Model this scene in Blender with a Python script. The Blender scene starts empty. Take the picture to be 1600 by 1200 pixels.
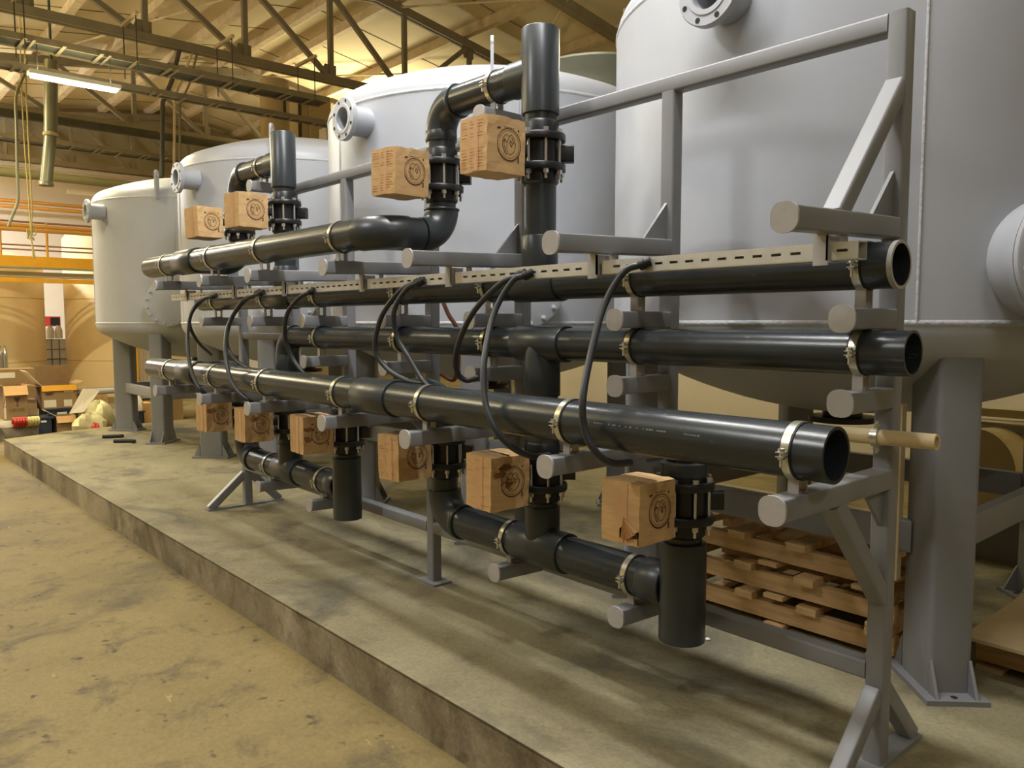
import bpy, math, random
from mathutils import Vector, Matrix
random.seed(7)
S = bpy.context.scene
COL = S.collection

# ------------------------------------------------------------------ camera
FPX = 1240.0
HZN = 95.0                                   # horizon above the image centre, px
PITCH = math.atan(HZN / FPX)
YAW = math.atan(1098.0 / math.hypot(FPX, HZN))
HF = Vector((-math.cos(YAW), math.sin(YAW), 0))
RIGHT = Vector((math.sin(YAW), math.cos(YAW), 0))
FWD = HF * math.cos(PITCH) + Vector((0, 0, -math.sin(PITCH)))
UPV = HF * math.sin(PITCH) + Vector((0, 0, math.cos(PITCH)))
CAM = Vector((1.098, -2.574, 1.40))
cam_d = bpy.data.cameras.new('camera')
cam_d.sensor_width = 36.0
cam_d.lens = 36.0 * FPX / 1600.0
cam_d.clip_end = 200
cam = bpy.data.objects.new('camera', cam_d)
COL.objects.link(cam)
cam.matrix_world = Matrix(((RIGHT.x, UPV.x, -FWD.x, CAM.x), (RIGHT.y, UPV.y, -FWD.y, CAM.y),
                           (RIGHT.z, UPV.z, -FWD.z, CAM.z), (0, 0, 0, 1)))
S.camera = cam

def ray(u, v):
    return RIGHT * (u - 800) - UPV * (v - 600) + FWD * FPX
def hz(u, v, z):
    d = ray(u, v); return CAM + d * ((z - CAM.z) / d.z)
def hy(u, v, y):
    d = ray(u, v); return CAM + d * ((y - CAM.y) / d.y)
def hx(u, v, x):
    d = ray(u, v); return CAM + d * ((x - CAM.x) / d.x)

# ------------------------------------------------------------------ world and exposure
W = bpy.data.worlds.new('hall_air'); S.world = W
W.use_nodes = True
W.node_tree.nodes['Background'].inputs[0].default_value = (1.0, 0.93, 0.80, 1)
W.node_tree.nodes['Background'].inputs[1].default_value = 0.16
S.view_settings.view_transform = 'Standard'
S.view_settings.look = 'None'
S.view_settings.exposure = 0.15
S.view_settings.gamma = 1.0
S.view_settings.use_curve_mapping = False

# ------------------------------------------------------------------ materials
def rgb(r, g, b):
    f = lambda c: ((c / 255.0 + 0.055) / 1.055) ** 2.4 if c > 10 else c / 255.0 / 12.92
    return (f(r), f(g), f(b), 1)
def mat(name, col, rough=0.5, metal=0.0, var=0.0, vscale=6.0, bump=0.0, bscale=80.0, col2=None, emit=None, stretch=None, spec=None):
    m = bpy.data.materials.new(name); m.use_nodes = True
    n = m.node_tree.nodes; l = m.node_tree.links
    b = n['Principled BSDF']
    b.inputs['Base Color'].default_value = col
    b.inputs['Roughness'].default_value = rough
    b.inputs['Metallic'].default_value = metal
    if spec is not None: b.inputs['Specular IOR Level'].default_value = spec
    if emit:
        b.inputs['Emission Color'].default_value = emit[0]; b.inputs['Emission Strength'].default_value = emit[1]
    if var or col2 or bump:
        tc = n.new('ShaderNodeTexCoord'); mp = n.new('ShaderNodeMapping')
        l.new(tc.outputs['Object'], mp.inputs[0])
        if stretch: mp.inputs['Scale'].default_value = stretch
    if var or col2:
        nz = n.new('ShaderNodeTexNoise'); nz.inputs['Scale'].default_value = vscale; nz.inputs['Detail'].default_value = 6
        nz.inputs['Roughness'].default_value = 0.65
        l.new(mp.outputs[0], nz.inputs['Vector'])
        rp = n.new('ShaderNodeValToRGB')
        c2 = col2 or tuple(min(1, c * (1 + var)) for c in col[:3]) + (1,)
        c1 = col if col2 else tuple(c * (1 - var) for c in col[:3]) + (1,)
        rp.color_ramp.elements[0].position = 0.36; rp.color_ramp.elements[0].color = c1
        rp.color_ramp.elements[1].position = 0.66; rp.color_ramp.elements[1].color = c2
        l.new(nz.outputs['Fac'], rp.inputs[0]); l.new(rp.outputs[0], b.inputs['Base Color'])
    if bump:
        nb = n.new('ShaderNodeTexNoise'); nb.inputs['Scale'].default_value = bscale; nb.inputs['Detail'].default_value = 4
        l.new(mp.outputs[0], nb.inputs['Vector'])
        bp = n.new('ShaderNodeBump'); bp.inputs['Strength'].default_value = bump; bp.inputs['Distance'].default_value = 0.01
        l.new(nb.outputs['Fac'], bp.inputs['Height']); l.new(bp.outputs[0], b.inputs['Normal'])
    return m

def concrete(name, base, light, dark, stain, rough=0.75, big=0.55, dots=True):
    m = bpy.data.materials.new(name); m.use_nodes = True
    n = m.node_tree.nodes; l = m.node_tree.links; b = n['Principled BSDF']
    b.inputs['Roughness'].default_value = rough
    tc = n.new('ShaderNodeTexCoord')
    def noise(scale, detail, rg=0.6, dist=0.0):
        z = n.new('ShaderNodeTexNoise'); z.inputs['Scale'].default_value = scale; z.inputs['Detail'].default_value = detail
        z.inputs['Roughness'].default_value = rg; z.inputs['Distortion'].default_value = dist
        l.new(tc.outputs['Object'], z.inputs['Vector']); return z
    def ramp(src, p0, p1):
        r = n.new('ShaderNodeValToRGB'); r.color_ramp.elements[0].position = p0; r.color_ramp.elements[1].position = p1
        l.new(src, r.inputs[0]); return r.outputs[0]
    def mix(fac, a, bb):
        x = n.new('ShaderNodeMix'); x.data_type = 'RGBA'
        if isinstance(fac, float): x.inputs[0].default_value = fac
        else: l.new(fac, x.inputs[0])
        for i, c in ((6, a), (7, bb)):
            if isinstance(c, tuple): x.inputs[i].default_value = c
            else: l.new(c, x.inputs[i])
        return x.outputs[2]
    c = mix(ramp(noise(1.3, 8, 0.65, 0.6).outputs['Fac'], 0.38, 0.68), base, light)
    c = mix(ramp(noise(big, 9, 0.62, 0.9).outputs['Fac'], 0.50, 0.66), c, dark)
    c = mix(ramp(noise(3.1, 10, 0.7, 0.4).outputs['Fac'], 0.53, 0.70), c, stain)
    if dots:
        v = n.new('ShaderNodeTexNoise'); v.inputs['Scale'].default_value = 13; v.inputs['Detail'].default_value = 5
        l.new(tc.outputs['Object'], v.inputs['Vector'])
        c = mix(ramp(v.outputs['Fac'], 0.65, 0.74), c, tuple(k * 0.4 for k in dark[:3]) + (1,))
        mp = n.new('ShaderNodeMapping'); mp.inputs['Scale'].default_value = (2.2, 9, 1); mp.inputs['Rotation'].default_value = (0, 0, 0.5); l.new(tc.outputs['Object'], mp.inputs[0])
        w = n.new('ShaderNodeTexNoise'); w.inputs['Scale'].default_value = 1.3; w.inputs['Detail'].default_value = 10; w.inputs['Roughness'].default_value = 0.72; l.new(mp.outputs[0], w.inputs['Vector'])
        c = mix(ramp(w.outputs['Fac'], 0.665, 0.72), c, tuple(min(1, k * 1.8) for k in light[:3]) + (1,))
    g = noise(60, 4); 
    c2 = n.new('ShaderNodeMix'); c2.data_type = 'RGBA'; c2.blend_type = 'MULTIPLY'; c2.inputs[0].default_value = 0.35
    l.new(c, c2.inputs[6]); l.new(ramp(g.outputs['Fac'], 0.2, 0.75), c2.inputs[7])
    l.new(c2.outputs[2], b.inputs['Base Color'])
    bp = n.new('ShaderNodeBump'); bp.inputs['Strength'].default_value = 0.35; bp.inputs['Distance'].default_value = 0.01
    l.new(noise(14, 8).outputs['Fac'], bp.inputs['Height']); l.new(bp.outputs[0], b.inputs['Normal'])
    return m

M = {}
M['floor'] = concrete('floor_concrete', rgb(117, 100, 55), rgb(133, 115, 68), rgb(90, 77, 46), rgb(74, 63, 38))
M['plat'] = concrete('platform_concrete', rgb(142, 133, 102), rgb(160, 151, 119), rgb(94, 90, 78), rgb(112, 104, 80), big=0.9, dots=False)
M['platside'] = concrete('platform_edge_concrete', rgb(134, 122, 98), rgb(184, 174, 150), rgb(88, 77, 58), rgb(106, 94, 72), big=1.9, dots=False)
M['tank'] = mat('grey_tank_paint', rgb(168, 171, 177), 0.40, 0.0, 0.03, 2.5)
M['weld'] = mat('weld_bead_paint', rgb(178, 180, 183), 0.45, 0, 0.06, 40, 0.5, 60)
M['steel'] = mat('grey_rack_paint', rgb(130, 131, 133), 0.45, 0, 0.04, 5)
M['legp'] = mat('grey_leg_paint', rgb(127, 128, 130), 0.5, 0, 0.04, 3)
M['cap'] = mat('light_end_cap', rgb(172, 169, 166), 0.5, 0, 0.05, 30)
M['pvc'] = mat('dark_grey_pvc', rgb(44, 49, 51), 0.28, 0, 0.16, 5, 0.03, 30, stretch=(0.6, 3, 3))
def scratch(m):
    n = m.node_tree.nodes; l = m.node_tree.links; b = n['Principled BSDF']
    src = b.inputs['Base Color'].links[0].from_socket
    tc = n.new('ShaderNodeTexCoord'); mp = n.new('ShaderNodeMapping'); mp.inputs['Scale'].default_value = (5, 26, 26); mp.inputs['Rotation'].default_value = (0.3, 0.12, 0.1)
    l.new(tc.outputs['Object'], mp.inputs[0])
    z = n.new('ShaderNodeTexNoise'); z.inputs['Scale'].default_value = 1.6; z.inputs['Detail'].default_value = 9; z.inputs['Roughness'].default_value = 0.75
    l.new(mp.outputs[0], z.inputs['Vector'])
    r = n.new('ShaderNodeValToRGB'); r.color_ramp.elements[0].position = 0.63; r.color_ramp.elements[1].position = 0.78; l.new(z.outputs['Fac'], r.inputs[0])
    x = n.new('ShaderNodeMix'); x.data_type = 'RGBA'; x.inputs[7].default_value = rgb(92, 93, 91)
    l.new(r.outputs[0], x.inputs[0]); l.new(src, x.inputs[6]); l.new(x.outputs[2], b.inputs['Base Color'])
    rr = n.new('ShaderNodeMapRange'); rr.inputs[3].default_value = 0.26; rr.inputs[4].default_value = 0.6; l.new(r.outputs[0], rr.inputs[0]); l.new(rr.outputs[0], b.inputs['Roughness'])
scratch(M['pvc'])
M['dark2'] = mat('faded_pipe_print', rgb(104, 105, 102), 0.6)
M['pvcv'] = mat('dark_grey_fitting', rgb(49, 54, 56), 0.34, 0, 0.08, 6)
M['blk'] = mat('black_valve_plastic', rgb(27, 28, 30), 0.38, 0, 0.1, 8)
M['rub'] = mat('black_rubber', rgb(24, 24, 24), 0.6)
M['zinc'] = mat('zinc_plated', rgb(205, 203, 185), 0.28, 0.85, 0.08, 30)
M['bolt'] = mat('bright_bolt_steel', rgb(215, 214, 208), 0.25, 0.8)
M['rail'] = mat('galvanised_rail', rgb(200, 198, 188), 0.42, 0.35, 0.07, 8)
M['card'] = mat('brown_cardboard', rgb(202, 165, 114), 0.85, 0, 0.10, 9, 0.15, 120, stretch=(1, 1, 6))
M['card2'] = mat('worn_cardboard', rgb(194, 158, 110), 0.85, 0, 0.14, 11, 0.15, 120)
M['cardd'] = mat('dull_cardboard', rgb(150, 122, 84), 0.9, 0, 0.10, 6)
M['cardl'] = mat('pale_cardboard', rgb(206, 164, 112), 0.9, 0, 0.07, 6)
M['tape'] = mat('tan_tape', rgb(200, 158, 114), 0.35)
M['ink'] = mat('dark_brown_ink', rgb(84, 58, 36), 0.8)
M['inkl'] = mat('faint_red_ink', rgb(168, 112, 76), 0.85)
M['stain'] = mat('damp_stain', rgb(140, 96, 56), 0.85)
M['hole'] = mat('dark_cardboard_inside', rgb(70, 48, 30), 0.9)
M['wood'] = mat('pallet_wood', rgb(190, 156, 108), 0.8, 0, 0.18, 4, 0.2, 60, stretch=(1, 8, 8))
M['ply'] = mat('plywood_sheet', rgb(176, 156, 118), 0.75, 0, 0.10, 3)
M['cream'] = mat('cream_plastic_pipe', rgb(214, 194, 148), 0.45, 0, 0.04, 4)
M['yellow'] = mat('yellow_gantry_paint', rgb(226, 164, 28), 0.5, 0, 0.06, 3)
M['orange'] = mat('orange_pipe_paint', rgb(214, 158, 80), 0.5)
M['brownrail'] = mat('brown_rail_paint', rgb(150, 112, 84), 0.6)
M['beige'] = mat('beige_tank_fibreglass', rgb(214, 192, 146), 0.65, 0, 0.05, 0.8)
M['wall'] = mat('white_wall_paint', rgb(228, 218, 202), 0.85, 0, 0.04, 0.4)
M['wallb'] = mat('cream_wall_paint', rgb(200, 188, 158), 0.85, 0, 0.06, 0.5)
M['gable'] = mat('gable_cladding', rgb(160, 148, 114), 0.85, 0, 0.08, 0.5)
M['roof'] = mat('roof_sheet', rgb(206, 190, 148), 0.8, 0, 0.06, 0.4)
M['truss'] = mat('truss_steel', rgb(136, 124, 96), 0.7, 0, 0.12, 3)
M['purlin'] = mat('pale_purlin', rgb(206, 186, 146), 0.7, 0, 0.14, 5)
M['dark'] = mat('dark_tray_steel', rgb(74, 72, 60), 0.7, 0, 0.15, 3)
M['grn'] = mat('grey_green_pipe', rgb(150, 146, 104), 0.45, 0, 0.1, 2)
M['duct'] = mat('galvanised_duct', rgb(126, 124, 100), 0.4, 0.3, 0.1, 2)
M['bduct'] = mat('beige_duct', rgb(186, 166, 124), 0.75, 0, 0.04, 1)
M['lamp'] = mat('lamp_housing', rgb(230, 225, 205), 0.5)
M['tubeW'] = mat('warm_tube_glow', rgb(255, 246, 214), 0.5, emit=((1, 0.90, 0.62, 1), 14))
M['tubeC'] = mat('white_tube_glow', rgb(250, 250, 250), 0.5, emit=((1, 0.97, 0.92, 1), 14))
M['navy'] = mat('dark_blue_crate', rgb(44, 52, 66), 0.5)
M['white'] = mat('white_plastic', rgb(226, 224, 218), 0.5)
M['paper'] = mat('white_paper_sheet', rgb(222, 212, 190), 0.8)
M['red'] = mat('red_paint', rgb(186, 52, 44), 0.45)
M['bag'] = mat('pale_plastic_bag', rgb(222, 214, 168), 0.5, 0, 0.08, 10, 0.4, 20)
M['tank_wht'] = mat('clear_jar_plastic', rgb(196, 190, 178), 0.3)
M['chrome'] = mat('stainless_steel', rgb(200, 198, 190), 0.22, 0.9)
M['string'] = mat('old_rope', rgb(176, 160, 104), 0.9)
M['rope'] = mat('striped_rope', rgb(196, 186, 128), 0.9, 0, 0.2, 30)
M['copper'] = mat('rusty_cable', rgb(112, 66, 44), 0.7)
M['hose'] = mat('black_cable_sheath', rgb(46, 49, 51), 0.42)
M['ply2'] = mat('motor_cream_paint', rgb(206, 184, 130), 0.4, 0.1)

# ------------------------------------------------------------------ mesh helpers
class MB:
    def __init__(s): s.v = []; s.f = []
    def add(s, vs, fs):
        o = len(s.v); s.v += [Vector(p) for p in vs]; s.f += [tuple(i + o for i in f) for f in fs]; return s
    def box(s, c, d, rz=0.0, R=None):
        c = Vector(c); R = R or Matrix.Rotation(rz, 3, 'Z')
        vs = [c + R @ Vector((sx * d[0] / 2, sy * d[1] / 2, sz * d[2] / 2)) for sx in (-1, 1) for sy in (-1, 1) for sz in (-1, 1)]
        return s.add(vs, [(0, 1, 3, 2), (4, 6, 7, 5), (0, 4, 5, 1), (2, 3, 7, 6), (0, 2, 6, 4), (1, 5, 7, 3)])
    def bx(s, x0, x1, y0, y1, z0, z1):
        return s.box(((x0 + x1) / 2, (y0 + y1) / 2, (z0 + z1) / 2), (abs(x1 - x0), abs(y1 - y0), abs(z1 - z0)))
    def cyl(s, p0, p1, r0, r1=None, n=24, caps=True):
        p0 = Vector(p0); p1 = Vector(p1); r1 = r0 if r1 is None else r1
        return s.lathe(p0, p1 - p0, [(r0, 0), (r1, (p1 - p0).length)], n, caps)
    def lathe(s, o, axis, prof, n=32, caps=True, a0=0.0, a1=2 * math.pi):
        o = Vector(o); ax = Vector(axis).normalized()
        t = Vector((0, 0, 1)) if abs(ax.z) < 0.9 else Vector((1, 0, 0))
        e1 = ax.cross(t).normalized(); e2 = ax.cross(e1)
        full = abs(a1 - a0) > 6.28
        k = n if full else n + 1
        vs = []
        for r, h in prof:
            for i in range(k):
                a = a0 + (a1 - a0) * i / n
                vs.append(o + ax * h + (e1 * math.cos(a) + e2 * math.sin(a)) * r)
        fs = []
        for j in range(len(prof) - 1):
            for i in range(n):
                i2 = (i + 1) % k
                fs.append((j * k + i, j * k + i2, (j + 1) * k + i2, (j + 1) * k + i))
        if caps and full:
            if prof[0][0] > 1e-5: fs.append(tuple(range(k - 1, -1, -1)))
            if prof[-1][0] > 1e-5: fs.append(tuple((len(prof) - 1) * k + i for i in range(k)))
        return s.add(vs, fs)
    def tube(s, pts, r, n=10, caps=True):
        pts = [Vector(p) for p in pts]
        vs = []; prev = None
        for i, p in enumerate(pts):
            d = (pts[min(i + 1, len(pts) - 1)] - pts[max(i - 1, 0)]).normalized()
            if prev is None:
                t = Vector((0, 0, 1)) if abs(d.z) < 0.9 else Vector((1, 0, 0))
                e = d.cross(t).normalized()
            else:
                e = (prev - d * prev.dot(d)).normalized()
            prev = e; g = d.cross(e)
            rr = r[i] if isinstance(r, (list, tuple)) else r
            vs += [p + (e * math.cos(2 * math.pi * k / n) + g * math.sin(2 * math.pi * k / n)) * rr for k in range(n)]
        fs = [(j * n + i, j * n + (i + 1) % n, (j + 1) * n + (i + 1) % n, (j + 1) * n + i) for j in range(len(pts) - 1) for i in range(n)]
        if caps:
            fs.append(tuple(range(n - 1, -1, -1))); fs.append(tuple((len(pts) - 1) * n + i for i in range(n)))
        return s.add(vs, fs)
    def sq(s, p0, p1, w, h=None, cr=None, up=(0, 0, 1), k=3):
        """rounded rectangular tube from p0 to p1"""
        p0 = Vector(p0); p1 = Vector(p1); h = h or w; cr = cr if cr is not None else min(w, h) * 0.16
        ax = (p1 - p0).normalized(); up = Vector(up)
        if abs(ax.dot(up)) > 0.95: up = Vector((0, 1, 0)) if abs(ax.y) < 0.9 else Vector((1, 0, 0))
        e1 = ax.cross(up).normalized(); e2 = e1.cross(ax)
        prof = []
        for q, (sx, sy) in enumerate(((1, 1), (-1, 1), (-1, -1), (1, -1))):
            for i in range(k + 1):
                a = math.pi / 2 * (q + i / k)
                prof.append((sx * (w / 2 - cr) + cr * math.cos(a), sy * (h / 2 - cr) + cr * math.sin(a)))
        m = len(prof)
        vs = [p0 + e1 * a + e2 * b for a, b in prof] + [p1 + e1 * a + e2 * b for a, b in prof]
        fs = [(i, (i + 1) % m, m + (i + 1) % m, m + i) for i in range(m)] + [tuple(range(m - 1, -1, -1)), tuple(range(m, 2 * m))]
        return s.add(vs, fs)
    def prism(s, poly, d):
        d = Vector(d); n = len(poly); poly = [Vector(p) for p in poly]
        vs = poly + [p + d for p in poly]
        return s.add(vs, [tuple(range(n - 1, -1, -1)), tuple(range(n, 2 * n))] + [(i, (i + 1) % n, n + (i + 1) % n, n + i) for i in range(n)])
    def quad(s, a, b, c, d): return s.add([a, b, c, d], [(0, 1, 2, 3)])
    def build(s, name, m, parent=None, smooth=True):
        o = Vector(parent['_o']) if parent is not None and '_o' in parent.keys() else Vector((0, 0, 0))
        me = bpy.data.meshes.new(name)
        me.from_pydata([tuple(p - o) for p in s.v], [], s.f)
        me.materials.append(M[m] if isinstance(m, str) else m)
        me.validate(); me.update()
        import bmesh
        bm = bmesh.new(); bm.from_mesh(me); bmesh.ops.recalc_face_normals(bm, faces=bm.faces); bm.to_mesh(me); bm.free()
        if smooth:
            me.shade_smooth(); me.set_sharp_from_angle(angle=math.radians(38))
        ob = bpy.data.objects.new(name, me); COL.objects.link(ob)
        if parent is not None:
            ob.parent = parent; ob['_o'] = tuple(o)
        return ob

def thing(name, label, cat, loc=(0, 0, 0), group=None):
    e = bpy.data.objects.new(name, None); COL.objects.link(e)
    e.empty_display_size = 0.05
    e.location = loc; e['_o'] = tuple(loc); e['label'] = label; e['category'] = cat
    if group: e['group'] = group
    return e
def tag(o, label, cat, group=None):
    o['label'] = label; o['category'] = cat
    if group: o['group'] = group
    return o
def struct(o, label=None):
    o['kind'] = 'structure'
    if label: o['label'] = label
    return o
def spline(pts, n=8):
    pts = [Vector(p) for p in pts]; out = []
    P = [pts[0] * 2 - pts[1]] + pts + [pts[-1] * 2 - pts[-2]]
    for i in range(1, len(P) - 2):
        for k in range(n):
            t = k / n; a, b, c, d = P[i - 1], P[i], P[i + 1], P[i + 2]
            out.append(0.5 * ((2 * b) + (c - a) * t + (2 * a - 5 * b + 4 * c - d) * t * t + (3 * b - a - 3 * c + d) * t ** 3))
    out.append(pts[-1]); return out
ORD = ['first', 'second', 'third', 'fourth', 'fifth', 'sixth', 'seventh', 'eighth', 'ninth', 'tenth']

PZ = -0.055          # platform top
FZ = -0.275          # hall floor
PY = -0.765          # platform front edge
PXL = -10.55         # platform left end

# ------------------------------------------------------------------ the hall
o = MB().bx(-24.2, 9, -11, 17, FZ - 0.2, FZ).build('floor', 'floor', None, False); struct(o, 'yellowish stained concrete hall floor')
pl = MB()
top = [(9, PY), (PXL, PY - 0.05), (PXL - 0.35, 0.0), (PXL - 0.6, 1.4), (PXL - 0.7, 3.6), (9, 3.6)]
pl = MB().prism([(x, y, PZ - 0.004) for x, y in reversed(top)], (0, 0, FZ - PZ + 0.004))
o = pl.build('concrete_platform', 'platside', None, False); struct(o, 'low raised concrete platform under the tanks')
slab = MB().prism([(x, y, PZ - 0.012) for x, y in top], (0, 0, 0.012)).build('platform_top', 'plat', o, False)

RY, RZ = 5.6, 7.75     # ridge
def roofz(y): return RZ - 0.14 * (RY - y) if y < RY else RZ - 0.17 * (y - RY)
rb = MB()
for y0, y1 in ((-11, RY), (RY, 17)):
    rb.prism([(-24.2, y0, roofz(y0)), (-24.2, y1, roofz(y1)), (-24.2, y1, roofz(y1) + 0.15), (-24.2, y0, roofz(y0) + 0.15)], (33.2, 0, 0))
ceil = rb.build('ceiling', 'roof', None, False); struct(ceil, 'sloping sheeted hall roof')
py = [-4.4, -3.0, -1.6, -0.2, 1.2, 2.5, 3.9, 5.15, 6.1, 7.7, 9.35, 10.9, 12.5, 14.1]
for y in py:
    z = roofz(y)
    b = MB(); b.bx(-24, 9, y - 0.035, y + 0.035, z - 0.20, z - 0.001); b.bx(-24, 9, y - 0.07, y + 0.07, z - 0.215, z - 0.20)
    b.build('purlin', 'purlin', ceil, False)
for x in [-23 + 1.5 * i for i in range(20)]:
    b = MB()
    for y0, y1 in ((-11, RY), (RY, 17)):
        b.prism([(x - 0.012, y0, roofz(y0) - 0.012), (x + 0.012, y0, roofz(y0) - 0.012), (x + 0.012, y0, roofz(y0)), (x - 0.012, y0, roofz(y0))], (0, y1 - y0, roofz(y1) - roofz(y0)))
    b.build('sheet_seam', 'truss', ceil, False)

wl = MB().bx(-24.4, -24.2, -11, 17, FZ, 5.72).build('wall_left', 'wall', None, False); struct(wl, 'pale far end wall of the hall')
g = MB().prism([(-24.2, -11, 5.72), (-24.2, 17, 5.72), (-24.2, 17, roofz(17)), (-24.2, RY, RZ), (-24.2, -11, roofz(-11))], (-0.2, 0, 0)).build('gable_cladding', 'gable', wl, False)
MB().bx(-24.2, -24.12, -11, 17, 5.62, 5.74).build('wall_ledge', 'wall', wl, False)
wb = MB().bx(-24.2, 9, 16.0, 16.2, FZ, roofz(16)).build('wall_back', 'wallb', None, False); struct(wb, 'cream wall behind the tanks')
wr = MB().bx(9.0, 9.2, -11, 17, FZ, 7.8).build('wall_right', 'wallb', None, False); struct(wr, 'cream wall at the right end of the hall')
wf = MB().bx(-24.2, 9.2, -11.2, -11.0, FZ, 7.6).build('wall_front', 'wallb', None, False); struct(wf, 'cream wall behind the viewer')
# low partition wall behind the tanks, seen between the tank legs
wp = MB().bx(-8.5, 3.5, 6.6, 6.75, FZ, 2.2).build('wall_partition', 'wallb', None, False); struct(wp, 'cream partition wall behind the biggest tank')

# ------------------------------------------------------------------ roof trusses
def truss(x, label):
    t = thing('roof_truss', label, 'truss', (x, 0, 5.75), 'roof trusses')
    y0, y1 = -7.5, 15.9; zb = 5.75
    def chord(pts, w, h, nm):
        b = MB()
        for a, c in zip(pts, pts[1:]):
            for dx in (-0.05, 0.05): b.sq((x + dx, a[0], a[1]), (x + dx, c[0], c[1]), w, h, 0.004, k=1)
        b.build(nm, 'truss', t, False)
    chord([(y0, zb), (y1, zb)], 0.06, 0.13, 'bottom_chord')
    chord([(y0, roofz(y0) - 0.32), (RY, RZ - 0.32)], 0.06, 0.16, 'top_chord')
    chord([(RY, RZ - 0.32), (y1, roofz(y1) - 0.32)], 0.06, 0.16, 'top_chord')
    ys = [-6.4 + 1.58 * i for i in range(14)]
    for i, y in enumerate(ys):
        zt = roofz(y) - 0.3
        MB().sq((x, y, zb), (x, y, zt), 0.085, 0.085, 0.004, k=1).build('web_post', 'truss', t, False)
        if i + 1 < len(ys):
            yn = ys[i + 1]
            a, c = ((y, roofz(y) - 0.32), (yn, zb)) if yn <= RY + 2.2 else ((y, zb), (yn, roofz(yn) - 0.32))
            MB().sq((x, a[0], a[1]), (x, c[0], c[1]), 0.085, 0.085, 0.004, k=1).build('diagonal', 'truss', t, False)
            MB().prism([(x - 0.012, c[0] - 0.22, c[1] + (0.02 if c[1] < 6 else -.02)), (x - 0.012, c[0] + 0.1, c[1] + (0.02 if c[1] < 6 else -.02)), (x - 0.012, c[0] + 0.1, c[1] + (0.26 if c[1] < 6 else -.26)), (x - 0.012, c[0] - 0.12, c[1] + (0.26 if c[1] < 6 else -.26))], (0.024, 0, 0)).build('gusset_plate', 'truss', t, False)
    return t
truss(-12, 'nearest visible lattice roof truss crossing the top of the view')
truss(-18, 'lattice roof truss farther back, seen above the smallest tank')
truss(-23.6, 'farthest lattice roof truss against the end wall')
# longitudinal bracing between trusses
for i, (ya, yb, xa, xb, lab) in enumerate(((1.2, 3.9, -18, -12, 'thin diagonal tie rod under the left roof slope'), (6.1, 9.35, -18, -12, 'thin diagonal tie rod under the right roof slope'),
                                           (9.35, 6.1, -12, -6, 'thin diagonal tie rod near the biggest tank under the roof'), (6.1, 9.35, -12, -6, 'thin crossing tie rod beside the tall riser under the roof'))):
    tag(MB().tube([(xa, ya, roofz(ya) - 0.24 - 0.05 * (i == 3)), (xb, yb, roofz(yb) - 0.24 - 0.05 * (i == 3))], 0.022, 8).build('tie_rod', 'purlin'), lab, 'tie rod')
tb = MB(); tb.sq((-9.3, 6.5, roofz(6.5) - 0.26), (-9.3, 12.5, roofz(12.5) - 0.26), 0.16, 0.2, 0.005, k=1)
tag(tb.build('roof_beam', 'truss'), 'brown inclined roof beam ending behind the biggest tank', 'beam')

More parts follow.
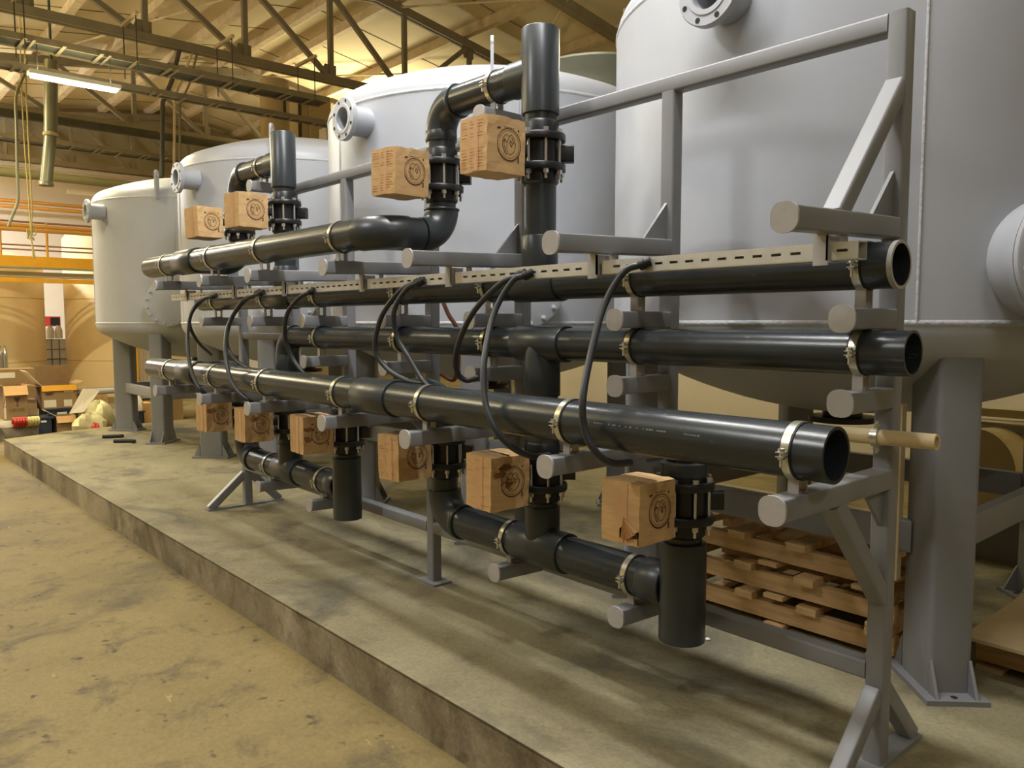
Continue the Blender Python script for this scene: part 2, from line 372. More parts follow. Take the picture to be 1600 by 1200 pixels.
# ------------------------------------------------------------------ tanks
TR = 1.25
TX = [-0.84, -3.79, -6.75, -9.71]
TYS = [1.53, 1.52, 1.43, 1.37]
ZB, ZT = 1.40, 2.885
def tank(i, label):
    cx = TX[i]; TY = TYS[i]
    t = thing('storage_tank', label, 'tank', (cx, TY, PZ), 'grey tanks on legs')
    c = (cx, TY, 0)
    MB().lathe(c, (0, 0, 1), [(TR, ZB), (TR, ZT)], 96, False).build('shell', 'tank', t)
    def dome(z, s, h):
        pr = []
        kr = 0.16
        for k in range(7):           # knuckle
            a = math.pi / 2 * k / 7 * 0.82
            pr.append((TR - kr + kr * math.cos(a), kr * math.sin(a)))
        r0, h0 = pr[-1]
        for k in range(1, 13):
            q = k / 12; r = r0 * (1 - q)
            pr.append((max(r, 0.0001), h0 + (h - h0) * (1 - (1 - q) ** 2)))
        return [(r, z + s * hh) for r, hh in pr]
    MB().lathe(c, (0, 0, 1), dome(ZT, 1, 0.40), 96, False).build('dome', 'tank', t)
    MB().lathe(c, (0, 0, 1), dome(ZB, -1, 0.46), 96, False).build('dished_bottom', 'tank', t)
    for z in (ZB, ZT):
        b = MB(); b.lathe(c, (0, 0, 1), [(TR, z - 0.012), (TR + 0.005, z - 0.004), (TR + 0.005, z + 0.004), (TR, z + 0.012)], 96, False); b.build('weld_seam', 'weld', t)
    for a in ((-62, -8, 58) if i else (-83, 35)):
        a = math.radians(a); p = Vector((cx + TR * math.sin(a), TY - TR * math.cos(a), 0))
        MB().tube([p + Vector((0, 0, ZB)), p + Vector((0, 0, ZT))], 0.006, 8).build('weld_seam', 'weld', t)
    # inlet nozzle facing the front
    y0 = TY - TR + 0.04; y1 = TY - TR - 0.13; nz = (2.70, 2.735, 2.735, 2.735)[i]; nx = cx + (0.04, 0.17, 0.24, 0.26)[i]
    n = MB(); n.lathe((nx, y0, nz), (0, -1, 0), [(0.095, 0), (0.095, y0 - y1), (0.072, y0 - y1), (0.072, 0)], 36, False)
    no = n.build('nozzle', 'tank', t)
    f = MB(); f.lathe((nx, y1, nz), (0, -1, 0), [(0.074, -0.004), (0.138, -0.004), (0.138, 0.026), (0.134, 0.03), (0.096, 0.03), (0.094, 0.034), (0.074, 0.034), (0.074, -0.004)], 48, False)
    f.build('flange', 'tank', no)
    for k in range(8):
        a = math.pi * (k + 0.5) / 4; q = (nx + 0.116 * math.cos(a), y1 - 0.0305, nz + 0.116 * math.sin(a))
        MB().cyl((q[0], q[1] + 0.004, q[2]), (q[0], q[1] - 0.001, q[2]), 0.011, n=12).build('bolt_hole', 'hole_dark', no)
    MB().cyl((nx, y0 - 0.02, nz), (nx, y0 - 0.03, nz), 0.073, n=24).build('bore', 'legp', no)
    # manway on the right front shoulder
    a = math.radians((56, 58, 56, 56)[i]); d = Vector((math.sin(a), -math.cos(a), 0)); p = Vector((cx, TY, 1.63)) + d * (TR - 0.12)
    mo = MB().lathe(p, d, [(0.225, 0), (0.225, 0.25)], 48, False).build('manway', 'tank', t)
    MB().lathe(p, d, [(0.18, 0.245), (0.262, 0.245), (0.262, 0.272), (0.18, 0.272)], 56).build('flange', 'tank', mo)
    MB().lathe(p, d, [(0.262, 0.276), (0.266, 0.28), (0.266, 0.298), (0.26, 0.302), (0.0001, 0.302)], 56).build('blind_cover', 'tank', mo)
    e1 = Vector((0, 0, 1)); e2 = d.cross(e1)
    for k in range(16):
        an = 2 * math.pi * (k + .5) / 16; q = p + d * 0.302 + (e1 * math.cos(an) + e2 * math.sin(an)) * 0.235
        MB().lathe(q, d, [(0.015, 0), (0.015, 0.012), (0.009, 0.013), (0.009, 0.022)], 8).build('bolt', 'weld', mo)
    # lifting lugs
    for an in (50, -130):
        an = math.radians(an); dd = Vector((math.sin(an), -math.cos(an), 0)); q = Vector((cx, TY, ZT - 0.03)) + dd * (TR + 0.012)
        b = MB(); tg = Vector((-dd.y, dd.x, 0))
        pts = []
        for k in range(9):
            g = math.pi * k / 8; pts.append((0.05 * math.cos(g), 0.28 + 0.05 * math.sin(g)))
        outer = [(0.05, 0)] + pts + [(-0.05, 0)]
        # plate with a hole
        ring = []; N = 24
        for k in range(N):
            g = 2 * math.pi * k / N; ring.append((0.02 * math.cos(g), 0.28 + 0.02 * math.sin(g)))
        def outp(g):
            return (0.05 * math.cos(g), 0.28 + 0.05 * math.sin(g))
        vs = []
        for off in (0, 0.02):
            for k in range(N):
                g = 2 * math.pi * k / N; c0 = outp(g); vs.append(q + tg * off + dd * 0.02 - dd * (c0[0] * -1) * 1 + Vector((0, 0, c0[1])))
            for c0 in ring: vs.append(q + tg * off + dd * 0.02 + dd * c0[0] + Vector((0, 0, c0[1])))
        fs = []
        for k in range(N):
            k2 = (k + 1) % N
            fs += [(k, k2, N + k2, N + k), (2 * N + k, 2 * N + k2, 3 * N + k2, 3 * N + k), (k, k2, 2 * N + k2, 2 * N + k), (N + k, N + k2, 3 * N + k2, 3 * N + k)]
        b.add(vs, fs)
        c1 = q + dd * 0.02
        b.prism([c1 - dd * 0.05, c1 + dd * 0.05, c1 + dd * 0.05 + Vector((0, 0, 0.262)), c1 - dd * 0.05 + Vector((0, 0, 0.262))], tg * 0.02)
        b.build('lifting_lug', 'tank', t)
    # legs: box columns set radially, with foot plates and gussets
    angs = (45, -45, 135, -135)
    feet = []
    for an in angs:
        an = math.radians(an); dd = Vector((math.sin(an), -math.cos(an), 0)); q = Vector((cx + math.copysign(0.735, dd.x), TY + math.copysign(0.76, dd.y), 0)); tg = Vector((-dd.y, dd.x, 0))
        feet.append(q)
        l = MB(); l.sq(q + Vector((0, 0, PZ + 0.02)), q + Vector((0, 0, 1.375)), 0.165, 0.25, 0.02, up=dd); lo = l.build('leg', 'legp', t)
        R = Matrix((dd, tg, (0, 0, 1))).transposed()
        MB().box(q + Vector((0, 0, PZ + 0.01)), (0.40, 0.235, 0.02), R=R).build('foot_plate', 'legp', lo, False)
        for sd in (-1, 1):
            for st in (-1, 1):
                e = q + dd * sd * 0.125 + tg * st * 0.074
                MB().prism([e + Vector((0, 0, PZ + 0.02)) - tg * 0.006, e + dd * sd * 0.066 + Vector((0, 0, PZ + 0.02)) - tg * 0.006, e + Vector((0, 0, PZ + 0.15)) - tg * 0.006], tg * 0.012).build('gusset', 'legp', lo, False)
            MB().cyl(q + dd * sd * 0.165 + Vector((0, 0, PZ + 0.019)), q + dd * sd * 0.165 + Vector((0, 0, PZ + 0.0212)), 0.013, n=12).build('bolt_hole', 'hole_dark', lo)
    for a, b2 in ((0, 1), (1, 3), (3, 2), (2, 0)):
        A, B2 = feet[a], feet[b2]; u = (B2 - A).normalized()
        MB().sq(A + u * 0.10 + Vector((0, 0, 0.53)), B2 - u * 0.10 + Vector((0, 0, 0.53)), 0.06, 0.13, 0.006).build('cross_beam', 'legp', t)
    # drain outlet under the bottom
    ob = MB(); ob.lathe((cx - 0.05, TY, 0.96), (0, 0, -1), [(0.10, -0.06), (0.10, 0.05), (0.17, 0.052), (0.17, 0.08), (0.10, 0.082), (0.0001, 0.082)], 32); ob.build('drain_flange', 'blk', t)
    return t
M['hole_dark'] = mat('bolt_hole_shadow', rgb(30, 30, 32), 0.9)
tank(0, 'largest, nearest grey tank filling the right of the photo')
t2 = tank(1, 'second grey tank behind the taller riser pipe, with wide collar on its dome')
tank(2, 'third grey tank behind the two small upper cartons')
tank(3, 'leftmost, farthest grey tank with the yellow gantry behind it')
# collar on the dome of the second tank
MB().lathe((-3.2, 2.1, 2.93), (0, 0, 1), [(0.40, 0), (0.40, 0.20), (0.46, 0.30), (0.54, 0.37), (0.54, 0.385), (0.45, 0.32), (0.38, 0.20), (0.38, 0)], 56, False).build('dome_collar', 'duct', t2)

# ------------------------------------------------------------------ pipe rack
CX = [0, -0.87, -1.74, -2.48, -3.38, -4.14, -5.03]
TB = 0.062
rack = thing('pipe_rack', 'long grey welded square-tube rack with seven rows of arms carrying black pipes', 'pipe rack', (0, 0, PZ))
for i, x in enumerate(CX):
    z0 = PZ + 0.012 if i in (0, 3, 6) else 0.28
    z1 = 2.355 if i == 0 else (2.30 if i < 6 else 1.76)
    MB().sq((x, 0, z0), (x, 0, z1), TB, TB, 0.009, up=(0, 1, 0)).build('post', 'steel', rack)
MB().sq((-0.0305, 0, 2.325), (-4.2, 0, 2.325), TB, TB, 0.009).build('top_beam', 'steel', rack)
for a, b in zip(CX, CX[1:]):
    MB().sq((a - 0.031, 0, 0.262), (b + 0.031 if b in (CX[3], CX[6]) else b - 0.031, 0, 0.262), TB, TB, 0.009).build('lower_beam', 'steel', rack)
MB().sq((CX[5], 0, 1.30), (CX[6], 0, 1.30), 0.05, 0.05, 0.008).build('side_strut', 'steel', rack)
def arm(x, y, z, zp=None):
    zp = z if zp is None else zp
    a = MB().sq((x, -0.031, zp), (x, y + 0.004, z), TB + 0.002, TB + 0.002, 0.006).build('arm', 'steel', rack)
    MB().sq((x, y + 0.005, z), (x, y - 0.003, z), 0.080, 0.082, 0.033, k=6).build('end_cap', 'cap', a)
UZ, MZ, LZ, CZ, BZ = 1.675, 1.413, 1.165, 0.903, 0.265
for i, x in enumerate(CX):
    arm(x, -0.66, UZ, 1.695); arm(x, -0.327, MZ); arm(x, -0.683, CZ, 0.905)
    if i < 5: arm(x, -0.322, LZ)
    # gusset plates between arms and post
    MB().prism([(x - 0.006, -0.031, 1.727), (x - 0.006, -0.17, 1.722), (x - 0.006, -0.031, 1.87)], (0.012, 0, 0)).build('gusset_plate', 'steel', rack, False)
    MB().prism([(x - 0.006, -0.031, 0.874), (x - 0.006, -0.15, 0.874), (x - 0.006, -0.031, 0.75)], (0.012, 0, 0)).build('gusset_plate', 'steel', rack, False)
for x in (CX[0], CX[6]):
    MB().sq((x, -0.02, 0.52), (x, -0.36, 0.88), 0.058, 0.058, 0.008, up=(1, 0, 0)).build('brace', 'steel', rack)
MB().sq((0, -0.02, 2.13), (0, -0.395, 1.70), 0.058, 0.058, 0.008, up=(1, 0, 0)).build('brace', 'steel', rack)
for x in (hy(962, 957, -0.305).x, hy(772, 893, -0.305).x, hy(483, 790, -0.305).x, hy(403, 760, -0.305).x):
    arm(x, -0.305, 0.272, 0.262)
for x in (-1.70, -4.16):                              # arms under the high crossover pipes
    arm(x, -0.30, 2.325)
# feet: A shaped at the ends, flat plate in the middle
for x in (CX[0], CX[6]):
    f = MB().box((x, -0.02, PZ + 0.006), (0.075, 0.62, 0.012)).build('foot_bar', 'steel', rack, False)
    for sy in (-1, 1):
        b = MB().sq((x, sy * 0.025, 0.20), (x, sy * 0.285 - 0.02, PZ + 0.012), 0.058, 0.05, 0.006, up=(1, 0, 0)); b.build('splayed_leg', 'steel', rack)
MB().sq((CX[3], 0, PZ), (CX[3], 0, PZ + 0.012), 0.17, 0.13, 0.012, up=(0, 1, 0)).build('foot_plate', 'steel', rack)

# ------------------------------------------------------------------ black pipework
YP, YF = -0.19, -0.55
ZA, ZBp, ZC, ZU, ZD, ZX = 1.57, 1.312, 1.050, 1.83, 0.415, 2.46
RA, RB, RC, RU, RD = 0.070, 0.068, 0.078, 0.077, 0.078
def pipe(x0, x1, y, z, r):
    b = MB(); L = abs(x1 - x0)
    w = r * 0.12
    b.lathe((x0, y, z), (x1 - x0, 0, 0), [(r - w, 0), (r, 0), (r, L), (r - w, L), (r - w, 0)], 40, False); return b
def vpipe(x, y, z0, z1, r, hollow=False):
    b = MB(); L = z1 - z0
    if hollow: b.lathe((x, y, z0), (0, 0, 1), [(r * .86, 0), (r, 0), (r, L - .004), (r - .004, L), (r * .86, L), (r * .86, 0)], 40, False)
    else: b.lathe((x, y, z0), (0, 0, 1), [(r, 0), (r, L)], 40)
    return b
def sleeve(p0, p1, r):
    L = (Vector(p1) - Vector(p0)).length
    return MB().lathe(p0, Vector(p1) - Vector(p0), [(r - 0.010, 0), (r - 0.002, 0.0), (r, 0.003), (r, L - 0.003), (r - 0.002, L), (r - 0.010, L)], 40, False)
def elbow(c, d0, d1, R, r, n=10):
    """elbow that comes in travelling along d0 and leaves along d1, corner at c"""
    c = Vector(c); d0 = Vector(d0).normalized(); d1 = Vector(d1).normalized()
    o = c - d0 * R + d1 * R
    pts = [o + (-d1 * math.cos(a) + d0 * math.sin(a)) * R for a in [math.pi / 2 * k / n for k in range(n + 1)]]
    return MB().tube(pts, r, 36)

def front_upper_run():
    t = thing('pipe_run', 'long scuffed black pipe on the upper front arms, bending up at its right end', 'pipe', (-5.4, YF, ZU), 'black pipe runs')
    xe = -2.13
    pipe(-5.44, xe - 0.12, YF, ZU, RU).build('straight_pipe', 'pvc', t)
    elbow((xe, YF, ZU), (1, 0, 0), (0, 1, 0), 0.15, RU + 0.006).build('elbow', 'pvcv', t)
    MB().cyl((xe, YF + 0.14, ZU), (xe, YP - 0.14, ZU), RU + 0.002, n=36).build('short_pipe', 'pvcv', t)
    elbow((xe, YP, ZU), (0, 1, 0), (0, 0, 1), 0.13, RU + 0.006).build('elbow', 'pvcv', t)
    sleeve((xe, YP, ZU + 0.125), (xe, YP, ZU + 0.135), RU + 0.012).build('coupling_ring', 'pvcv', t)
    vpipe(xe, YP, ZU + 0.13, 2.04, RA).build('riser', 'pvcv', t)
    x2 = -4.60
    sleeve((x2 - 0.17, YF, ZU), (x2 + 0.17, YF, ZU), RU + 0.010).build('tee_sleeve', 'pvcv', t)
    elbow((x2, YP, ZU), (0, 1, 0), (0, 0, 1), 0.13, RU + 0.006).build('elbow', 'pvcv', t)
    MB().cyl((x2, YF + 0.05, ZU), (x2, YP - 0.12, ZU), RU + 0.004, n=36).build('tee_branch', 'pvcv', t)
    vpipe(x2, YP, ZU + 0.12, 2.04, RA).build('riser', 'pvcv', t)
front_upper_run()
def rear_upper_run():
    t = thing('pipe_run', 'black pipe behind the slotted rail with two tall risers', 'pipe', (-5.4, YP, ZA), 'black pipe runs')
    pipe(-5.36, 0.105, YP, ZA, RA).build('straight_pipe', 'pvc', t)
    MB().lathe((0.091, YP, ZA), (1, 0, 0), [(RA + 0.0005, 0), (RA + 0.001, 0.0142), (RA * 0.88, 0.0142)], 40, False).build('worn_end_rim', 'cap', t)
    for x in (-1.42, -3.87):
        sleeve((x - 0.14, YP, ZA), (x + 0.14, YP, ZA), RA + 0.008).build('tee_sleeve', 'pvcv', t)
        vpipe(x, YP, ZA, 2.04, RA).build('riser', 'pvcv', t)
        sleeve((x, YP, ZA + 0.02), (x, YP, 1.775), RA + 0.009).build('socket', 'pvcv', t)
rear_upper_run()
def rear_lower_run():
    t = thing('pipe_run', 'black scratched middle pipe with a tee and a drop leg, open at right', 'pipe', (-3.8, YP, ZBp), 'black pipe runs')
    xe = -3.87
    pipe(xe + 0.12, 0.148, YP, ZBp, RB).build('straight_pipe', 'pvc', t)
    elbow((xe, YP, ZBp), (-1, 0, 0), (0, 0, -1), 0.13, RB + 0.008).build('elbow', 'pvcv', t)
    vpipe(xe, YP, 0.84, ZBp - 0.12, RB).build('drop_pipe', 'pvcv', t)
    sleeve((xe, YP, ZBp - 0.25), (xe, YP, ZBp - 0.12), RB + 0.009).build('socket', 'pvcv', t)
    x = -1.40
    sleeve((x - 0.145, YP, ZBp), (x + 0.15, YP, ZBp), RB + 0.010).build('tee_sleeve', 'pvcv', t)
    sleeve((x, YP, 1.085), (x, YP, ZBp - 0.01), RB + 0.009).build('tee_branch', 'pvcv', t)
    vpipe(x, YP, 0.84, 1.10, RB).build('drop_pipe', 'pvcv', t)
rear_lower_run()
def front_lower_run():
    t = thing('pipe_run', 'long black pipe on the lower front arms, open end nearest the viewer', 'pipe', (-5.4, YF, ZC), 'black pipe runs')
    pipe(-5.45, 0.105, YF, ZC, RC).build('straight_pipe', 'pvc', t)
    for x in (-2.10, -4.56):
        sleeve((x - 0.20, YF, ZC), (x + 0.10, YF, ZC), RC + 0.009).build('tee_sleeve', 'pvcv', t)
        MB().cyl((x - 0.02, YF + 0.05, ZC), (x - 0.02, YP - 0.12, ZC), RC + 0.004, n=36).build('tee_branch', 'pvcv', t)
        elbow((x - 0.02, YP, ZC), (0, 1, 0), (0, 0, -1), 0.13, RC + 0.002).build('elbow', 'pvcv', t)
        vpipe(x - 0.02, YP, 0.84, ZC - 0.12, RB).build('drop_pipe', 'pvcv', t)
    # printed line on the pipe near the open end
    bm = MB(); random.seed(3); x = -0.72
    while x < -0.28:
        w = random.uniform(0.002, 0.010)
        if random.random() < 0.72:
            for k in range(2):
                a = math.radians(196 + k * 0.0); 
            a0 = math.radians(12); a1 = a0 + 0.004 / RC * random.uniform(0.9, 1.5)
            pts = [(x, YF - (RC + 0.0006) * math.cos(a0), ZC + (RC + 0.0006) * math.sin(a0)), (x + w, YF - (RC + 0.0006) * math.cos(a0), ZC + (RC + 0.0006) * math.sin(a0)),
                   (x + w, YF - (RC + 0.0006) * math.cos(a1), ZC + (RC + 0.0006) * math.sin(a1)), (x, YF - (RC + 0.0006) * math.cos(a1), ZC + (RC + 0.0006) * math.sin(a1))]
            bm.quad(*pts)
        x += w + random.choice((0.002, 0.002, 0.003, 0.003, 0.02))
    bm.build('printed_marking', 'dark2', t, False)['kind'] = 'stuff'
front_lower_run()
def bottom_run(dx, label):
    t = thing('pipe_run', label, 'pipe', (-2.1 + dx, YP, ZD), 'black pipe runs')
    xe = -2.12 + dx; xs = -0.645 + dx; xt = -1.40 + dx
    pipe(xe + 0.12, xs - 0.06, YP, ZD, RD).build('straight_pipe', 'pvc', t)
    elbow((xe, YP, ZD), (-1, 0, 0), (0, 0, 1), 0.14, RD + 0.006).build('elbow', 'pvcv', t)
    sleeve((xe + 0.13, YP, ZD), (xe + 0.16, YP, ZD), RD + 0.010).build('coupling_ring', 'pvcv', t)
    vpipe(xe, YP, ZD + 0.13, 0.70, RB).build('riser', 'pvcv', t)
    sleeve((xt - 0.15, YP, ZD), (xt + 0.16, YP, ZD), RD + 0.010).build('tee_sleeve', 'pvcv', t)
    sleeve((xt, YP, ZD + 0.02), (xt, YP, 0.60), RB + 0.010).build('tee_branch', 'pvcv', t)
    vpipe(xt, YP, 0.55, 0.70, RB).build('riser', 'pvcv', t)
    MB().lathe((xs, YP, 0.225), (0, 0, 1), [(0.082, 0.004), (0.086, 0), (0.086, 0.37), (0.08, 0.374), (0.07, 0.374)], 44, False).build('end_tee', 'pvcv', t)
    MB().cyl((xs, YP, 0.226), (xs, YP, 0.23), 0.083, n=40).build('bottom_cap', 'pvcv', t)
    sleeve((xs - 0.17, YP, ZD), (xs - 0.06, YP, ZD), RD + 0.006).build('socket', 'pvcv', t)
    vpipe(xs, YP, 0.59, 0.70, RB).build('riser', 'pvcv', t)
bottom_run(0, 'black bottom pipe nearest the viewer with an elbow, a tee and an upright end stub')
bottom_run(-2.46, 'black bottom pipe farther left with an elbow, a tee and an upright end stub')
def crossover(x0, x1, label):
    t = thing('pipe_run', label, 'pipe', (x0, YP, ZX), 'black pipe runs')
    vpipe(x0, YP, 2.20, ZX - 0.12, RA).build('riser', 'pvcv', t)
    sleeve((x0, YP, 2.29), (x0, YP, ZX - 0.12), RA + 0.008).build('socket', 'pvcv', t)
    elbow((x0, YP, ZX), (0, 0, 1), (1, 0, 0), 0.13, RA + 0.007).build('elbow', 'pvcv', t)
    pipe(x0 + 0.12, x1 - 0.05, YP, ZX, RA + 0.002).build('straight_pipe', 'pvc', t)
    sleeve((x0 + 0.13, YP, ZX), (x0 + 0.145, YP, ZX), RA + 0.012).build('coupling_ring', 'pvcv', t)
    MB().cyl((x1 - 0.16, YP, ZX), (x1, YP, ZX), RA + 0.008, n=36).build('tee_branch', 'pvcv', t)
    MB().lathe((x1, YP, 2.285), (0, 0, 1), [(0.074, 0), (0.081, 0.002), (0.081, 0.352), (0.078, 0.356), (0.068, 0.356), (0.068, 0.3), (0.0001, 0.3)], 44, False).build('upright_tee', 'pvcv', t)
    vpipe(x1, YP, 2.20, 2.29, RA).build('riser', 'pvcv', t)
    for zz in (2.39, 2.53):
        MB().lathe((x1 - 0.062, YP - 0.054, zz), (-.75, -.65, 0), [(0.009, 0), (0.009, .001), (0.006, .001)], 14, False).build('injection_mark', 'legp', t)
crossover(-2.13, -1.42, 'black crossover pipe on top of the tallest right-hand risers')
crossover(-4.60, -3.87, 'black crossover pipe on top of the left-hand risers before the third tank')

# valves ------------------------------------------------------------
def valve(x, z0, label, top_open=False):
    t = thing('wafer_valve', label, 'valve', (x, YP, z0), 'flanged black valves')
    y = YP
    MB().lathe((x, y, z0), (0, 0, 1), [(0.07, 0), (0.108, 0), (0.11, 0.004), (0.11, 0.026), (0.107, 0.03), (0.07, 0.03)], 44, False).build('lower_flange', 'blk', t)
    MB().lathe((x, y, z0 + 0.125), (0, 0, 1), [(0.07, 0), (0.108, 0), (0.11, 0.004), (0.11, 0.026), (0.107, 0.03), (0.07, 0.03)], 44, False).build('upper_flange', 'blk', t)
    MB().lathe((x, y, z0 - 0.055), (0, 0, 1), [(0.072, 0), (0.08, 0.01), (0.08, 0.06)], 36, False).build('lower_hub', 'blk', t)
    MB().lathe((x, y, z0 + 0.15), (0, 0, 1), [(0.08, 0), (0.08, 0.05), (0.073, 0.062)], 36, False).build('upper_hub', 'blk', t)
    bd = MB().lathe((x, y, z0 + 0.028), (0, 0, 1), [(0.07, 0), (0.084, 0.004), (0.084, 0.095), (0.07, 0.099)], 36, False).build('body', 'blk', t)
    MB().sq((x, y - 0.07, z0 + 0.078), (x, y - 0.16, z0 + 0.078), 0.05, 0.05, 0.012).build('stem_neck', 'blk', bd)
    MB().sq((x + 0.05, y + 0.075, z0 + 0.078), (x + 0.09, y + 0.115, z0 + 0.078), 0.06, 0.07, 0.008).build('lug', 'blk', bd)
    for k in range(8):
        a = math.pi * (k + 0.35) / 4; p = Vector((x + 0.095 * math.cos(a), y + 0.095 * math.sin(a), 0))
        b = MB(); b.cyl(p + Vector((0, 0, z0 - 0.04)), p + Vector((0, 0, z0 + 0.165)), 0.0062, n=8)
        b.cyl(p + Vector((0, 0, z0 - 0.018)), p + Vector((0, 0, z0)), 0.0125, n=6); b.cyl(p + Vector((0, 0, z0 + 0.155)), p + Vector((0, 0, z0 + 0.170)), 0.0125, n=6)
        b.build('through_bolt', 'bolt', t)
    if top_open:
        MB().lathe((x, y, z0 + 0.175), (0, 0, 1), [(0.086, 0), (0.086, 0.045), (0.08, 0.05), (0.066, 0.05), (0.064, 0.02), (0.0001, 0.02)], 40, False).build('open_collar', 'pvcv', t)
        MB().cyl((x, y, z0 + 0.21), (x, y, z0 + 0.275), 0.03, n=20).build('plug_stem', 'blk', t)
        MB().lathe((x, y, z0 + 0.268), (0, 0, 1), [(0.036, 0), (0.05, 0.01), (0.05, 0.03), (0.03, 0.034)], 16).build('wooden_plug', 'cream', t)
    return t
ZV1, ZV0 = 2.045, 0.672
upv = [(-1.42, 'black flanged valve under the tallest riser beside the right upper carton'), (-2.13, 'black flanged valve below the high elbow behind the wide left upper carton'),
       (-3.87, 'black flanged valve on the riser before the third tank'), (-4.60, 'leftmost upper flanged valve half hidden by two small cartons')]
for x, l in upv: valve(x, ZV1, l)
lov = [(-0.645, 'nearest lower flanged valve with open top and wooden plug beneath the front pipe', True), (-1.40, 'lower flanged valve under the middle pipe tee', False), (-2.12, 'lower flanged valve above the right bottom elbow', False),
       (-3.105, 'lower flanged valve on the left upright end stub', True), (-3.86, 'lower flanged valve on the left middle drop pipe', False), (-4.58, 'leftmost lower flanged valve above the left bottom elbow', False)]
for x, l, op in lov: valve(x, ZV0, l, op)

# cartons over the valve actuators -------------------------------------
def ribbon(b, pts, w, fr):
    """flat printed stroke; fr maps (a,b) to a 3D point"""
    for (a0, b0), (a1, b1) in zip(pts, pts[1:]):
        d = Vector((a1 - a0, b1 - b0)); 
        if d.length < 1e-6: continue
        n = Vector((-d.y, d.x)).normalized() * w / 2
        b.quad(fr(a0 + n.x, b0 + n.y), fr(a1 + n.x, b1 + n.y), fr(a1 - n.x, b1 - n.y), fr(a0 - n.x, b0 - n.y))
def circ(r, n=36, c=(0, 0), a0=0, a1=360):
    return [(c[0] + r * math.cos(math.radians(a0 + (a1 - a0) * k / n)), c[1] + r * math.sin(math.radians(a0 + (a1 - a0) * k / n))) for k in range(n + 1)]
def carton(x, z, w, d, h, yaw, tilt, label, rows=0.0, torn=False, stains=0, seed=1, mt='card'):
    yb = -0.345
    t = thing('cardboard_carton', label, 'carton', (x, yb - d / 2, z), 'cartons hung over the valve actuators')
    R = Matrix.Rotation(math.radians(yaw), 3, 'Z') @ Matrix.Rotation(math.radians(tilt), 3, 'Y')
    c = Vector((x, yb - d / 2, z))
    rnd = random.Random(seed)
    def P(lx, ly, lz): return c + R @ Vector((lx, ly, lz))
    # slightly crushed box from a grid
    b = MB(); N = 6
    jit = {}
    def gp(i, j, k):
        key = (i, j, k)
        if key not in jit:
            u, v, q = i / N * 2 - 1, j / N * 2 - 1, k / N * 2 - 1
            ed = sum(1 for s_ in (u, v, q) if abs(s_) > 0.99)
            bul = 0.012
            dx = bul * (1 - v * v) * (1 - q * q) * u * 0.3; dy = bul * (1 - u * u) * (1 - q * q) * v * 0.3; dz = bul * (1 - u * u) * (1 - v * v) * q * 0.2
            j_ = 0.0022 if ed >= 2 else 0.0008
            jit[key] = P(u * w / 2 * (0.985 if ed == 3 else 1) + dx * .3 + rnd.uniform(-j_, j_), v * d / 2 + dy * .3 + rnd.uniform(-j_, j_) * .6, q * h / 2 * (0.985 if ed == 3 else 1) + dz + rnd.uniform(-j_, j_))
        return jit[key]
    for a in range(N):
        for e in range(N):
            for s_ in (0, N):
                b.quad(gp(s_, a, e), gp(s_, a + 1, e), gp(s_, a + 1, e + 1), gp(s_, a, e + 1))
                b.quad(gp(a, s_, e), gp(a + 1, s_, e), gp(a + 1, s_, e + 1), gp(a, s_, e + 1))
                b.quad(gp(a, e, s_), gp(a + 1, e, s_), gp(a + 1, e + 1, s_), gp(a, e + 1, s_))
    body = MB(); idx = {}; fs = []
    for f in b.f:
        q = []
        for i in f:
            kx = tuple(round(cc_, 5) for cc_ in b.v[i])
            if kx not in idx: idx[kx] = len(idx); body.v.append(b.v[i])
            q.append(idx[kx])
        body.f.append(tuple(q))
    body.build('box', mt, t, False)
    # emblem on the +X face
    e = 0.0022
    FRX = lambda a, bb: P(w / 2 + e, a, bb)
    s = d / 0.19
    k = MB(); o_ = (0.012 * s, 0.004)
    cc_ = lambda r, **kw: [(p[0] + o_[0], p[1] + o_[1]) for p in circ(r, **kw)]
    ribbon(k, cc_(0.058 * s), 0.0032, FRX); ribbon(k, cc_(0.050 * s), 0.0014, FRX)
    ribbon(k, cc_(0.059 * s, a0=200, a1=330, n=18), 0.0045, FRX)
    poly = [(-0.030, 0.022), (-0.016, 0.036), (0.002, 0.030), (0.010, 0.037), (0.026, 0.024), (0.033, 0.000), (0.026, -0.022), (0.010, -0.035), (-0.004, -0.034), (-0.012, -0.014), (-0.010, 0.008), (0.002, 0.030)]
    ribbon(k, [(p[0] * s + o_[0], p[1] * s + o_[1]) for p in poly], 0.0022, FRX)
    for q in ([(-0.030, 0.022), (-0.034, -0.006), (-0.020, -0.032), (-0.010, -0.036)], [(-0.022, 0.020), (-0.026, -0.004), (-0.014, -0.028)], [(-0.032, 0.008), (-0.022, 0.016), (-0.012, 0.008)],
              [(0.006, 0.016), (0.016, 0.006), (0.012, -0.008), (0.004, 0.002), (0.006, 0.016)], [(0.012, 0.026), (0.020, 0.016), (0.026, 0.004)]):
        ribbon(k, [(p[0] * s + o_[0], p[1] * s + o_[1]) for p in q], 0.0030, FRX)
    ribbon(k, [(o_[0] - 0.058 * s, o_[1] + 0.058), (o_[0] - 0.042 * s, o_[1] + 0.060)], 0.007, FRX)
    ribbon(k, [(o_[0] + 0.043 * s, o_[1] + 0.060), (o_[0] + 0.050 * s, o_[1] + 0.061)], 0.008, FRX)
    ribbon(k, [(o_[0] + 0.047 * s, o_[1] - 0.045), (o_[0] + 0.047 * s, o_[1] - 0.068)], 0.007, FRX)
    for q in range(5):
        ribbon(k, [(o_[0] + (-0.026 + q * 0.011) * s, o_[1] + 0.066), (o_[0] + (-0.019 + q * 0.011) * s, o_[1] + 0.066)], 0.003, FRX)
    k.build('printed_emblem', 'ink', t, False)
